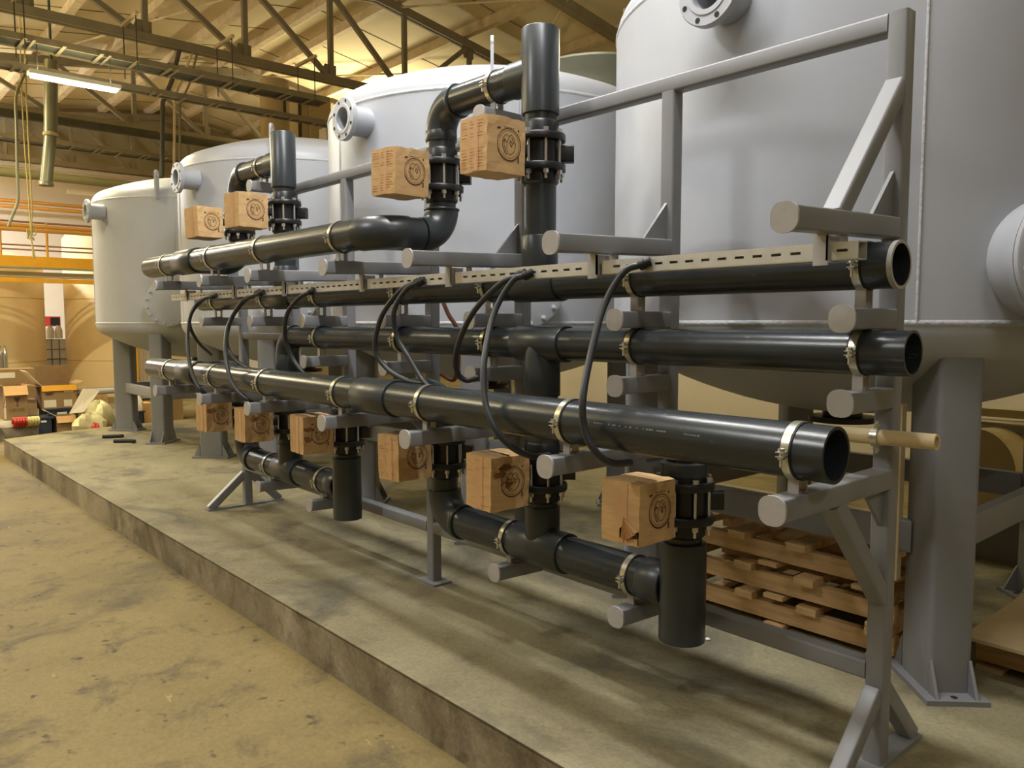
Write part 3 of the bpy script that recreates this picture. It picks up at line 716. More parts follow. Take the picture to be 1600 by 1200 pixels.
    FRY = lambda a, bb: P(a, -d / 2 - e, bb)
    tp = MB(); tp.quad(FRY(-0.008, -h / 2 + 0.004), FRY(0.034, -h / 2 + 0.004), FRY(0.034, h / 2 - 0.004), FRY(-0.008, h / 2 - 0.004)); tp.build('tape_strip', 'tape', t, False)
    if rows:
        rm = MB(); e2 = e; 
        FR2 = lambda a, bb: P(a, -d / 2 - 0.0028, bb)
        for r in range(16):
            if 6 <= r <= 8: continue
            zz = h / 2 - 0.02 - r * (h - 0.04) / 15
            for a0, a1 in ((-w / 2 + 0.012, -0.03), (-0.018, 0.012), (0.024, w / 2 - 0.016)):
                if rnd.random() < rows: ribbon(rm, [(a0, zz), (a0 + (a1 - a0) * rnd.uniform(0.6, 1), zz)], 0.0024, FR2)
        rm.build('printed_rows', 'inkl', t, False)['kind'] = 'stuff'
    if stains:
        for q in range(stains):
            b = MB(); a0 = rnd.uniform(-0.07, -0.01); z0 = rnd.uniform(-0.02, 0.07); pts = []
            for g in range(14):
                an = 2 * math.pi * g / 14; rr = rnd.uniform(0.012, 0.03)
                pts.append(P(w / 2 + 0.0016, max(-d / 2 + .004, min(d / 2 - .004, a0 + rr * 1.3 * math.cos(an))), z0 + rr * 0.7 * math.sin(an)))
            b.add(pts, [tuple(range(14))]); b.build('damp_patch', 'stain', t, False)
    if torn:
        hb = MB(); pts = [(0.016, -0.012), (0.084, -0.052), (0.082, -0.075), (0.02, -0.088), (0.0, -0.086), (0.0, -0.055), (0.012, -0.045)]
        hb.add([FRY(a, bb - 0.0) for a, bb in pts], [tuple(range(len(pts)))]); hb.build('torn_hole', 'hole', t, False)
        fan = MB(); top = (0.016, -0.014); n = 6
        for i in range(n):
            a0, a1 = i / n, (i + 1) / n
            def ep(q, out):
                x_ = 0.084 * (1 - q) + 0.012 * q; z_ = -0.050 * (1 - q) - 0.080 * q - 0.016 * math.sin(q * 3.1) - 0.003 * math.sin(q * 40)
                pt = P(x_, -d / 2 - out, z_); return pt
            tpnt = P(top[0], -d / 2 - 0.003, top[1]); m_ = (a0 + a1) / 2
            fan.add([tpnt, ep(a0, 0.003), ep(m_, 0.018)], [(0, 1, 2)]); fan.add([tpnt, ep(m_, 0.018), ep(a1, 0.003)], [(0, 1, 2)])
        fan.build('crumpled_flap', 'cardl', t, False)
        sl = MB(); ribbon(sl, [(0.018, -0.088), (0.020, -h / 2 + 0.004)], 0.003, FRY); ribbon(sl, [(w / 2 - 0.004, -0.06), (w / 2 - 0.005, -h / 2 + 0.006)], 0.004, FRY); sl.build('slit', 'hole', t, False)
    # flap joint on top
    fl = MB(); fl.quad(P(-w / 2 + .004, -0.004, h / 2 + .0035), P(w / 2 - .004, -0.004, h / 2 + .0035), P(w / 2 - .004, 0.004, h / 2 + .0035), P(-w / 2 + .004, 0.004, h / 2 + .0035)); fl.build('flap_joint', 'ink', t, False)
carton(-0.655, 0.757, 0.170, 0.19, 0.212, 0, 0, 'brown carton with torn crumpled flap on the nearest lower valve', torn=True, seed=2)
carton(-1.405, 0.748, 0.172, 0.20, 0.222, -3, 1.5, 'stained brown carton on the lower valve under the middle pipe tee', stains=4, seed=5, rows=0.2, mt='card')
carton(-2.10, 0.762, 0.168, 0.195, 0.218, 2, -1, 'brown carton on the lower valve above the right bottom elbow', seed=6, rows=0.5, mt='card2')
carton(-3.07, 0.768, 0.20, 0.18, 0.215, -5, 0, 'brown carton on the left end stub valve, stained at one corner', stains=2, seed=8, mt='card2')
carton(-3.86, 0.747, 0.19, 0.185, 0.215, -3, 0, 'brown carton between two others at the left bottom, partly under an arm end', stains=1, seed=9, mt='card2')
carton(-4.54, 0.742, 0.18, 0.185, 0.212, 2, 0, 'leftmost lower brown carton before a wide tank leg', stains=1, seed=10, mt='card2')
carton(-1.43, 2.112, 0.168, 0.205, 0.218, 1, 1, 'highest brown carton on the right, beside the tallest riser', rows=0.9, seed=11)
carton(-2.115, 2.103, 0.19, 0.195, 0.212, 3, 2, 'upper brown carton left of the high elbow, with a torn top corner', rows=0.8, seed=12)
carton(-3.88, 2.112, 0.185, 0.20, 0.216, 6, 0, 'upper brown carton beside the left riser before the third tank', seed=13)
carton(-4.62, 2.105, 0.18, 0.19, 0.212, 8, -2, 'leftmost upper brown carton before the third tank', seed=14)

# clamps -----------------------------------------------------------------
def clamp(x, y, z, r, zarm, label, grp):
    t = thing('pipe_clamp', label, 'pipe clamp', (x, y, zarm), grp)
    w = 0.024
    MB().lathe((x - w / 2, y, z), (1, 0, 0), [(r + 0.001, 0), (r + 0.005, 0), (r + 0.005, w), (r + 0.001, w)], 40, False).build('band', 'zinc', t)
    MB().lathe((x - w / 2 - 0.006, y, z), (1, 0, 0), [(r - 0.001, 0), (r + 0.003, 0.001), (r + 0.003, w + 0.011), (r - 0.001, w + 0.012)], 40, False).build('rubber_lining', 'rub', t)
    for sy in (-1, 1):
        e = MB()
        ye = y + sy * (r + 0.014)
        for dz in (-0.006, 0.006): e.box((x, ye, z + dz), (w, 0.026, 0.003))
        e.cyl((x, ye + sy * .003, z - 0.034), (x, ye + sy * .003, z + 0.016), 0.0042, n=8)
        e.cyl((x, ye + sy * .003, z + 0.0075), (x, ye + sy * .003, z + 0.016), 0.009, n=6); e.cyl((x, ye + sy * .003, z - 0.014), (x, ye + sy * .003, z - 0.0075), 0.009, n=6)
        e.build('clamp_bolt', 'bolt', t)
    zb = z - r - 0.004
    for dy in (-0.026, 0.018):
        b = MB(); b.box((x, y + dy, (zb + 0.012 + zarm) / 2), (0.032, 0.005, zb + 0.012 - zarm)); b.box((x, y + dy + (0.008 if dy < 0 else -0.008), zarm + 0.0025), (0.034, 0.018, 0.005)); b.build('foot_tab', 'cap', t, False)
for i, x in enumerate(CX):
    n = ORD[i]
    clamp(x, YP, ZA, RA, MZ + TB / 2 + .001, f'zinc pipe clamp on the pipe behind the slotted rail, {n} from its open right end', 'clamps on the rear upper pipe')
    clamp(x + (0.0 if i else 0.0), YF, ZC, RC, CZ + TB / 2 + .001, f'zinc pipe clamp on the lower front pipe, {n} from its open right end', 'clamps on the lower front pipe')
    if i < 5: clamp(x, YP, ZBp, RB, LZ + TB / 2 + .001, f'zinc pipe clamp on the scratched middle pipe, {n} from its open right end', 'clamps on the middle pipe')
    if i >= 3: clamp(x, YF, ZU, RU, UZ + TB / 2 + .004, f'zinc pipe clamp on the upper front pipe, {ORD[i - 3]} counting from its bent right end', 'clamps on the upper front pipe')
for k, (x, l) in enumerate(((hy(962, 957, -0.305).x, 'zinc clamp beside the nearest upright end stub on the bottom pipe'), (hy(772, 893, -0.305).x, 'zinc clamp beside the tee of the right bottom pipe'),
                            (hy(483, 790, -0.305).x, 'zinc clamp beside the left upright end stub on the bottom pipe'), (hy(403, 760, -0.305).x, 'zinc clamp beside the left bottom elbow'))):
    clamp(x, YP, ZD, RD, 0.272 + TB / 2, l, 'clamps on the bottom pipes')
clamp(-1.70, YP, ZX, RA + .002, 2.325 + TB / 2, 'zinc clamp on the right high crossover pipe above a carton', 'clamps on the crossover pipes')
clamp(-4.16, YP, ZX, RA + .002, 2.325 + TB / 2, 'zinc clamp on the left high crossover pipe', 'clamps on the crossover pipes')

# slotted rail -------------------------------------------------------------
YR = -0.42
def rail(x0, x1, label):
    t = thing('slotted_rail', label, 'cable rail', (x0, YR, 1.58), 'slotted rail sections')
    z0, z1 = 1.578, 1.622; zm0, zm1 = 1.597, 1.605
    b = MB(); x = x0; p = 0.062; sl = 0.032
    def q(xa, xb, za, zb): b.bx(xa, xb, YR - 0.0015, YR + 0.0015, za, zb)
    q(x0, x1, z0, zm0); q(x0, x1, zm1, z1)
    n = int((x1 - x0 - 0.02) / p); m = (x1 - x0 - n * p) / 2; xs = x0
    for k in range(n):
        a = x0 + m + k * p + (p - sl) / 2
        q(xs, a, zm0, zm1); xs = a + sl
    q(xs, x1, zm0, zm1)
    b.build('slotted_face', 'rail', t, False)
    MB().bx(x0, x1, YR - 0.001, YR + 0.05, z1, z1 + 0.003).build('top_flange', 'rail', t, False)
    MB().bx(x0, x1, YR - 0.001, YR + 0.05, z0 - 0.003, z0).build('bottom_flange', 'rail', t, False)
    MB().bx(x0, x1, YR + 0.048, YR + 0.051, z0, z1).build('rear_face', 'rail', t, False)
cuts = [0.07] + CX[:-1] + [-5.03, -5.42]
rl = [(-0.005, 0.085), (-0.85, -0.03), (-1.72, -0.895), (-2.46, -1.765), (-3.36, -2.505), (-4.12, -3.405), (-5.01, -4.165), (-5.40, -5.055)]
for k, (a, b) in enumerate(rl):
    rail(a, b, 'short stub of slotted rail at the right end beside the open pipe' if k == 0 else ('galvanised slotted cable rail section, ' + ORD[k - 1] + ' from the right end post' if k < 7 else 'short slotted rail section at the far left end'))
for k, x in enumerate(CX):
    b = MB().bx(x - 0.034, x - 0.031, YR - 0.03, YR + 0.03, 1.562, 1.655)
    b = MB().sq((x - 0.034, YR - 0.006, 1.61), (x - 0.004, YR - 0.006, 1.61), 0.004, 0.10, 0.001, up=(0, 0, 1))
    b = MB(); b.bx(x - 0.040, x + 0.004, YR - 0.012, YR - 0.006, 1.562, 1.672); b.bx(x - 0.002, x + 0.004, YR - 0.012, YR + 0.055, 1.575, 1.645)
    t = b.build('rail_hanger', 'cap', None, False)
    tag(t, f'pale hanger plate joining the slotted rail to the upper arms, {ORD[k]} from the right', 'bracket', 'rail hangers')
    h2 = MB(); h2.bx(x - 0.03, x + 0.004, YR + 0.10, YR + 0.106, 1.60, 1.668); h2.build('rear_tab', 'cap', t, False)
    h3 = MB(); h3.cyl((x - 0.008, YR - 0.0125, 1.655), (x - 0.008, YR - 0.018, 1.655), 0.008, n=6); h3.build('bolt', 'bolt', t)

# cables ---------------------------------------------------------------------
def cable(pts, label, r=0.0125):
    P3 = [hy(u, v, y) for u, v, y in pts]
    t = thing('hanging_cable', label, 'cable', P3[0], 'black cables looping from the rail')
    MB().tube(spline(P3, 10), r, 12).build('sheath', 'hose', t)
    d = (P3[0] - P3[1]).normalized()
    MB().lathe(P3[0] - d * 0.015, d, [(0.0126, 0), (0.019, 0.004), (0.019, 0.022), (0.016, 0.024), (0.016, 0.045), (0.0001, 0.045)], 10).build('gland', 'rub', t)
cable([(1004, 413, -.44), (975, 425, -.47), (945, 475, -.52), (925, 545, -.60), (911, 620, -.675), (913, 670, -.68), (930, 705, -.66), (955, 723, -.60), (985, 723, -.5)], 'black cable looping in front of the front pipe, nearest the right end')
cable([(822, 430, -.44), (800, 440, -.47), (772, 490, -.53), (757, 560, -.62), (757, 620, -.66), (771, 665, -.665), (795, 695, -.62), (828, 712, -.53), (858, 712, -.42)], 'black cable looping low to the stained carton valve')
cable([(812, 430, -.44), (780, 445, -.47), (738, 490, -.49), (714, 545, -.47), (714, 580, -.42), (728, 594, -.38), (748, 590, -.34)], 'short black cable loop ending before the middle pipe arm')
cable([(652, 441, -.44), (625, 455, -.47), (596, 495, -.50), (586, 545, -.50), (604, 575, -.47), (635, 594, -.45), (665, 600, -.44)], 'black cable making a wide loop left of the second rail hanger from centre')
cable([(656, 441, -.44), (635, 452, -.47), (616, 485, -.50), (620, 525, -.48), (640, 560, -.46), (658, 590, -.45), (672, 606, -.45)], 'black cable running steeply down to the lower front pipe tee')
cable([(486, 456, -.44), (468, 465, -.47), (449, 490, -.50), (445, 525, -.49), (455, 555, -.46), (470, 578, -.44), (482, 588, -.42)], 'black cable passing before the left elbow of the middle pipe')
cable([(408, 458, -.44), (385, 468, -.47), (362, 498, -.50), (354, 535, -.47), (366, 560, -.45), (388, 575, -.43), (410, 582, -.42)], 'thin loop of black cable ending behind the lower front pipe')
cable([(402, 458, -.44), (380, 470, -.48), (358, 505, -.55), (352, 545, -.64), (358, 585, -.665), (372, 612, -.66), (392, 628, -.60), (408, 632, -.5)], 'black cable looping before the lower front pipe near its far end')
cable([(330, 463, -.44), (312, 470, -.48), (297, 495, -.55), (293, 535, -.63), (298, 575, -.66), (310, 605, -.655), (324, 618, -.60)], 'leftmost black cable looping before the lower front pipe')
cable([(334, 463, -.44), (318, 468, -.47), (300, 488, -.50), (297, 510, -.45), (310, 535, -.35), (330, 554, -.2)], 'leftmost thin cable swinging back toward the tank leg')

# cream pipe on the right post ----------------------------------------------
t = thing('cream_pipe', 'cream plastic pipe clamped across the right post', 'pipe', (0.0, -0.075, 1.045))
MB().lathe((-0.75, -0.075, 1.03), (1, 0, 0.018), [(0.017, 0), (0.0245, 0), (0.0245, 0.93), (0.017, 0.93), (0.017, 0)], 24, False).build('tube', 'cream', t)
MB().lathe((-0.012, -0.075, 1.043), (1, 0, 0.018), [(0.026, 0), (0.030, 0.001), (0.030, 0.022), (0.026, 0.023)], 28, False).build('clip_band', 'zinc', t)
b = MB()
for s_ in (-1, 1): b.cyl((0, -0.072, 1.043 + s_ * 0.030), (0, -0.072, 1.043 + s_ * 0.052), 0.005, n=8); b.cyl((0, -0.072, 1.043 + s_ * 0.034), (0, -0.072, 1.043 + s_ * 0.044), 0.010, n=6)
b.build('clip_bolts', 'bolt', t)
pst = hy(1404, 690, 0.75)
tag(MB().bx(pst.x - 0.02, pst.x + 0.02, 0.73, 0.77, 0.34, hy(1404, 630, 0.75).z).build('timber_batten', 'cream'), 'upright pale batten standing behind the right post', 'batten')

# ------------------------------------------------------------------ pallets
def pallet(c, rz, nx, lx, ly, label, boards=None, mt='wood', ht=0.1):
    t = thing('wooden_pallet', label, 'pallet', c, 'wooden pallets'); c = Vector(c); R = Matrix.Rotation(rz, 3, 'Z')
    def bd(nm, x, y, z, dx, dy, dz): MB().box(c + R @ Vector((x, y, z)), (dx, dy, dz), R=R).build(nm, mt, t, False)
    for y in (-ly / 2 + 0.05, 0, ly / 2 - 0.05): bd('stringer', 0, y, ht / 2 + 0.02, lx, 0.045, ht - .02)
    for k in range(nx):
        x = -lx / 2 + 0.06 + k * (lx - 0.12) / (nx - 1)
        bd('deck_board', x, 0, ht + 0.0275, 0.095, ly + random.uniform(-.01, .06), 0.035)
    for k in range(3):
        x = -lx / 2 + 0.06 + k * (lx - 0.12) / 2
        bd('bottom_board', x, 0, 0.011, 0.1, ly, 0.02)
pc = (-0.85, 1.23)
pallet((pc[0], pc[1], PZ), 0.01, 4, 1.10, 0.85, 'bottom pallet of the three stacked under the biggest tank')
pallet((pc[0] + 0.01, pc[1] - 0.02, PZ + 0.148), 0.0, 4, 1.10, 0.85, 'middle pallet of the three stacked under the biggest tank')
pallet((pc[0] - 0.02, pc[1] - 0.02, PZ + 0.296), -0.03, 4, 1.05, 0.82, 'top pallet of the three stacked under the biggest tank')
pallet((0.42, 1.50, PZ), 0.0, 4, 0.95, 0.9, 'pallet at the right edge beneath a plywood sheet', ht=0.11)
tag(MB().box((0.44, 1.44, PZ + 0.163), (1.0, 1.02, 0.014)).build('plywood_sheet', 'ply', None, False), 'plywood sheet lying on the pallet at the right edge', 'plywood')
tag(MB().box((-0.75, 1.95, PZ + 0.012), (0.5, 0.45, 0.014), R=Matrix.Rotation(.2, 3, 'Z')).build('wood_panel', 'ply', None, False), 'thin wood panel lying behind the pallet stack', 'panel')

# pump motor glimpsed at the right edge
mp = hx(1575, 725, 0.1); mp = hy(1565, 712, 3.2)
t = thing('pump_motor', 'cream round pump motor seen through the tank legs at right', 'motor', (mp.x, 3.2, PZ))
MB().lathe((mp.x + 0.1, 3.0, mp.z - 0.02), (-0.3, -1, 0), [(0.0001, 0.0), (0.12, 0.0), (0.2, 0.03), (0.24, 0.1), (0.24, 0.3)][::-1], 32).build('housing', 'ply2', t)
MB().lathe((mp.x + 0.12, 3.0, mp.z + 0.16), (1, 0.1, 0), [(0.09, -0.3), (0.1, -0.28), (0.1, 0.3), (0.09, 0.32)], 28).build('top_cylinder', 'chrome', t)
b = MB(); b.bx(mp.x - 0.26, mp.x - 0.17, 2.95, 3.05, PZ, mp.z + 0.28); b.build('stand_post', 'ply2', t, False)
MB().bx(mp.x - 0.3, mp.x + 0.5, 2.8, 3.5, PZ, mp.z - 0.30).build('base_block', 'legp', t, False)
MB().bx(mp.x - 0.28, mp.x + 0.4, 2.9, 2.95, mp.z + 0.28, mp.z + 0.33).build('top_bar', 'ply2', t, False)

# small things on the platform
for u, v, u2, v2, l in ((160, 685, 190, 684, 'curved black rubber offcut farther from the near leg'), (178, 692, 208, 693, 'curved black rubber offcut nearer the viewer')):
    a = hz(u, v, PZ); c = hz(u2, v2, PZ); m_ = (a + c) / 2 + Vector((0.03, 0.1, 0))
    tag(MB().tube(spline([(a.x, a.y, PZ + .022), (m_.x, m_.y, PZ + .022), (c.x, c.y, PZ + .022)], 6), 0.022, 8).build('rubber_offcut', 'rub'), l, 'offcut')
c = hz(1106, 1000, PZ)
tag(MB().lathe((c.x, c.y, PZ), (0, 0, 1), [(0.0001, 0), (0.011, 0.001), (0.012, 0.005), (0.007, 0.010), (0.0001, 0.011)], 10).build('plastic_crumb', 'white'), 'tiny white crumb on the platform beside the nearest end stub', 'litter')
# copper coloured cable behind the middle posts
P3 = [hy(u, v, 0.11) for u, v in ((672, 410), (684, 450), (700, 490), (715, 520), (712, 590), (690, 585), (680, 578))]
tag(MB().tube(spline(P3, 6), 0.012, 8).build('brown_cable', 'copper'), 'rusty brown cable hanging behind the rack near the middle', 'cable')

# ------------------------------------------------------------------ lamps
def lamp(x, y, z, label, warm, power, L=1.25, rz=0.0, upk=0.45):
    t = thing('fluorescent_lamp', label, 'lamp', (x, y, z), 'hall fluorescent lamps')
    R = Matrix.Rotation(rz, 3, 'Z')
    MB().box((x, y, z + 0.055), (0.16, L, 0.05), R=R).build('housing', 'lamp', t, False)
    for dx in (-0.04, 0.04):
        d = R @ Vector((0, 1, 0)); q = Vector((x, y, z + 0.012)) + R @ Vector((dx, 0, 0))
        MB().cyl(q - d * (L / 2 - 0.03), q + d * (L / 2 - 0.03), 0.016, n=12).build('tube', 'tubeW' if warm else 'tubeC', t)
    la = bpy.data.lights.new('lamp_light', 'AREA'); la.shape = 'RECTANGLE'; la.size = 0.16; la.size_y = L; la.energy = power
    la.color = (1.0, 0.90, 0.60) if warm else (0.97, 0.98, 1.0)
    lo = bpy.data.objects.new('lamp_light', la); COL.objects.link(lo); lo.parent = t; lo.location = (0, 0, -0.02); lo.rotation_euler = (0, 0, rz)
    lb = la.copy(); lb.energy = power * upk                      # bare tubes shine upwards past the narrow housing too
    l2 = bpy.data.objects.new('lamp_uplight', lb); COL.objects.link(l2); l2.parent = t; l2.location = (0, 0, 0.10); l2.rotation_euler = (math.pi, 0, rz)
    for s_ in (-1, 1):
        q = Vector((x, y, z + 0.08)) + R @ Vector((0, s_ * L * 0.4, 0)); MB().cyl(q, (q.x, q.y, 4.765 if z < 4.5 else roofz(q.y) - 0.02), 0.006, n=6).build('hanger_rod', 'dark', t)
lamp(-10.1, 0.06, 4.36, 'glowing fluorescent lamp hanging above the leftmost tank', True, 100, 1.02, 0.0, 0.08)
lamp(-0.9, -1.0, 5.0, 'long white lamp over the right end of the rack, above the frame', False, 135, 2.4, math.pi / 2)
lamp(-3.4, -0.28, 5.0, 'long white lamp over the middle of the rack, above the frame', False, 120, 2.4, math.pi / 2)
lamp(-3.0, -4.6, 5.2, 'white lamp over the aisle beside the viewer, outside the frame', False, 110, 1.5)
lamp(-8.5, -4.5, 5.2, 'warm lamp over the aisle left of the viewer, outside the frame', True, 150, 1.5, 0.0, 1.0)
lamp(-13.5, -2.6, 5.2, 'warm lamp over the far left aisle, outside the frame', True, 340, 1.5, 0.0, 0.8)
lamp(-16.5, 8.5, 5.2, 'warm fluorescent lamp behind the two left tanks', True, 260, 1.25, 0.0, 1.0)
lamp(-5.0, 5.2, 4.9, 'warm fluorescent lamp hidden behind the second tank', True, 110, 1.25, 0.0, 0.9)
lamp(3.2, 4.2, 4.7, 'warm fluorescent lamp behind the biggest tank', True, 40)
lamp(4.2, -3.4, 5.0, 'added white fill lamp far to the right of the viewer, outside the frame', False, 60)  # added fill light, lifts the right side of the biggest tank
lamp(-20.5, -2.2, 5.2, 'unseen white lamp placed to brighten the far end wall', False, 900)  # added light, kept out of view, whitens the far end wall

# ------------------------------------------------------------------ overhead services
def tray(x, z, y0, y1, w, label, hang=True):
    t = thing('cable_tray', label, 'cable tray', (x, y0, z), 'overhead cable trays')
    for s_ in (-1, 1): MB().bx(x + s_ * w / 2 - 0.012, x + s_ * w / 2 + 0.012, y0, y1, z, z + 0.08).build('side_rail', 'truss', t, False)
    MB().bx(x - w / 2 + 0.014, x + w / 2 - 0.014, y0, y1, z + 0.02, z + 0.06).build('cable_bundle', 'dark', t, False)
    y = y0 + 0.2; k = 0
    while y < y1:
        MB().bx(x - w / 2, x + w / 2 + 0.14, y - 0.02, y + 0.02, z - 0.012, z - 0.002).build('rung', 'truss', t, False)
        if k % 2 == 0:
            MB().bx(x - w / 2, x + w / 2 + 0.14, y + 0.08, y + 0.11, z - 0.012, z - 0.002).build('rung', 'truss', t, False)
        if hang and k % 3 == 0:
            MB().bx(x - w / 2 - 0.15, x + w / 2 + 0.15, y - 0.02, y + 0.02, z + 0.58, z + 0.62).build('hanger_strut', 'purlin', t, False)
            for s_ in (-1, 1): MB().cyl((x + s_ * (w / 2 + 0.1), y, z - 0.1), (x + s_ * (w / 2 + 0.1), y, z + 0.58), 0.008, n=6).build('threaded_rod', 'dark', t)
        y += 0.42; k += 1
tray(-10.3, 4.78, -3.2, 3.6, 0.34, 'long dark cable tray just above the glowing lamp')
tray(-10.9, 4.62, -3.2, 4.2, 0.14, 'narrow cable tray running beside the lamp and below the dark tray', False)
tray(-16.0, 4.72, -3.5, 5.5, 0.40, 'far cable tray above the leftmost tank and the grey-green pipe', False)
tag(MB().tube([(-17.6, -4, 5.55), (-17.6, 8, 5.55)], 0.09, 16).build('overhead_pipe', 'dark'), 'dark overhead pipe along the far truss', 'pipe')
tag(MB().tube([(-16.0, -4, 4.14), (-16.0, 3.2, 4.14)], 0.085, 20).build('overhead_pipe', 'grn'), 'grey-green overhead pipe ending behind the leftmost tank', 'pipe')
# drooping vertical duct
a = hx(80, 95, -13); b_ = hx(79, 210, -13); c_ = hx(72, 288, -13)
t = thing('vent_duct', 'grey vertical vent duct with capped lower end hanging at left', 'duct', c_)
MB().cyl(a, (a.x, a.y, roofz(a.y) - 0.01), 0.02, n=8).build('hanger_rod', 'dark', t)
MB().cyl(a, b_, 0.095, n=20).build('upper_section', 'duct', t); MB().cyl(b_, c_, 0.085, 0.085, n=20).build('lower_section', 'duct', t)
MB().lathe(c_ + Vector((0, 0, 0.04)), (0, 0, -1), [(0.09, 0), (0.105, 0.02), (0.105, 0.06), (0.09, 0.07)], 20).build('end_cap', 'duct', t)
MB().lathe(b_, (0, 0, 1), [(0.097, -0.03), (0.107, -0.02), (0.107, 0.02), (0.097, 0.03)], 20, False).build('joint_ring', 'bduct', t)
for (u0, u1, v0, v1, m_, r_, lab) in ((254, 253, 160, 276, 'dark', 0.035, 'dark vertical conduit dropping behind the third tank'), (273, 272, 150, 262, 'purlin', 0.022, 'pale vertical conduit beside the third tank nozzle'), (281, 281, 165, 255, 'truss', 0.018, 'thin brown conduit right of the pale conduit')):
    p0 = hx(u0, v0, -12.6); p1 = hx(u1, v1, -12.6)
    tag(MB().tube([Vector((-12.02, p0.y + 0.1, 5.72)), Vector((-12.3, p0.y + .06, p0.z + .3)), p0, p1], r_, 10).build('conduit', m_), lab, 'conduit')
# big beige vertical duct and housing behind the third tank
p0 = hx(429, 150, -14.5)
t = thing('vertical_duct', 'thick beige vertical duct rising behind the third tank', 'duct', (p0.x, p0.y, FZ))
MB().cyl((p0.x, p0.y, FZ), (p0.x, p0.y, 6.3), 0.29, n=32).build('duct_body', 'bduct', t); MB().bx(p0.x + 0.24, p0.x + 0.3, p0.y + 0.05, p0.y + 0.1, 5.6, 5.9).build('slot', 'dark', t, False)
p1 = hx(474, 170, -15.2)
t = thing('duct_housing', 'boxy beige duct housing beside the thick vertical duct', 'duct', (p1.x, p1.y, 3.2))
MB().bx(p1.x - 0.35, p1.x + 0.35, p1.y - 0.275, p1.y + 0.475, FZ, 6.2).build('housing', 'bduct', t, False)
MB().box((p1.x + 0.36, p1.y - 0.27, 4.7), (0.03, 0.07, 3.0)).build('dark_strip', 'dark', t, False)
MB().box((p1.x + 0.36, p1.y - 0.05, 4.8), (0.03, 0.03, 3.0)).build('pale_strip', 'purlin', t, False)
p2 = hx(515, 222, -13.5)
tag(MB().box((p2.x, p2.y, p2.z), (0.3, 0.3, 0.5)).build('wall_cabinet', 'white', None, False), 'small white cabinet just left of the second tank nozzle', 'cabinet')
# hanging strings and bent rod at the left
def line3(pts, x, r, m_, nm, lab, cat):
    P3 = [hx(u, v, x) for u, v in pts]
    if nm == 'hanging_rope': P3 = [Vector((P3[0].x, P3[0].y, roofz(P3[0].y) - 0.01))] + P3
    tag(MB().tube(spline(P3, 4), r, 6).build(nm, m_), lab, cat)
line3([(30, 20), (33, 120), (38, 220), (44, 300), (49, 370), (52, 404)], -14, 0.010, 'string', 'hanging_rope', 'left of two old ropes hanging before the far wall', 'rope')
line3([(36, 20), (40, 120), (46, 250), (50, 330), (49, 372), (55, 404)], -14, 0.012, 'string', 'hanging_rope', 'right of two old ropes hanging before the far wall', 'rope')
random.seed(5)
kp = [(49 + random.uniform(-7, 7), 362 + random.uniform(-10, 14)) for _ in range(14)]
line3(kp, -14, 0.010, 'string', 'rope_knot', 'tangled knot of rope hanging at the left', 'rope')
line3([(42, 92), (37, 118), (25, 150), (26, 200), (27, 270), (28, 312), (20, 335), (13, 354)], -13.6, 0.022, 'duct', 'bent_conduit', 'bent thin metal conduit dangling at the far left', 'conduit')
# orange pipes on the far wall
for v0, m_, r_, lab in ((312, 'orange', 0.05, 'upper orange pipe along the far wall'), (321, 'orange', 0.05, 'lower orange pipe along the far wall')):
    z = hx(0, v0, -23.7).z; tag(MB().tube([(-23.7, -6, z), (-23.7, 5.2, z)], r_, 12).build('wall_pipe', m_), lab, 'pipe')
p = hx(118, 301, -23.5); tag(MB().box((-23.5, p.y + 0.3, p.z), (0.15, 1.0, 0.12)).build('wall_lamp', 'lamp', None, False), 'unlit lamp strip on the far wall left of the leftmost tank', 'lamp')

# yellow gantry ---------------------------------------------------------------
t = thing('yellow_gantry', 'yellow steel gantry with brown handrails crossing behind the leftmost tank', 'gantry', (-17, 0, FZ))
def gz(v, x=-17.0): return hx(0, v, x).z
z0, z1 = gz(414), gz(400); MB().bx(-17.05, -16.95, -4.5, 6, z0 - 0.02, z1 + 0.02).build('main_beam', 'yellow', t, False)
MB().bx(-17.12, -16.85, -4.5, 6, z0 - 0.05, z0 - 0.02).build('lower_flange', 'grn', t, False)
MB().bx(-17.1, -17.0, -4.5, 6, gz(440), gz(433)).build('lower_beam', 'yellow', t, False)
MB().bx(-17.14, -17.02, -4.5, 6, gz(432), gz(423)).build('dusty_ledge', 'bduct', t, False)
for v, m_, r_ in ((344, 'brownrail', 0.02), (350, 'orange', 0.04), (356, 'orange', 0.045), (381, 'brownrail', 0.016), (388, 'brownrail', 0.016)):
    MB().tube([(-17, -4.5, gz(v)), (-17, 6, gz(v))], r_, 8).build('handrail', m_, t)
for u in (73, 0, -60, 150): 
    y = hx(u, 380, -17).y; MB().tube([(-17, y, z1), (-17, y, gz(344))], 0.03, 8).build('rail_post', 'orange', t)
for y in (-4.3, 2.55): MB().bx(-17.1, -16.9, y - 0.1, y + 0.1, FZ, gz(414)).build('column', 'yellow', t, False)

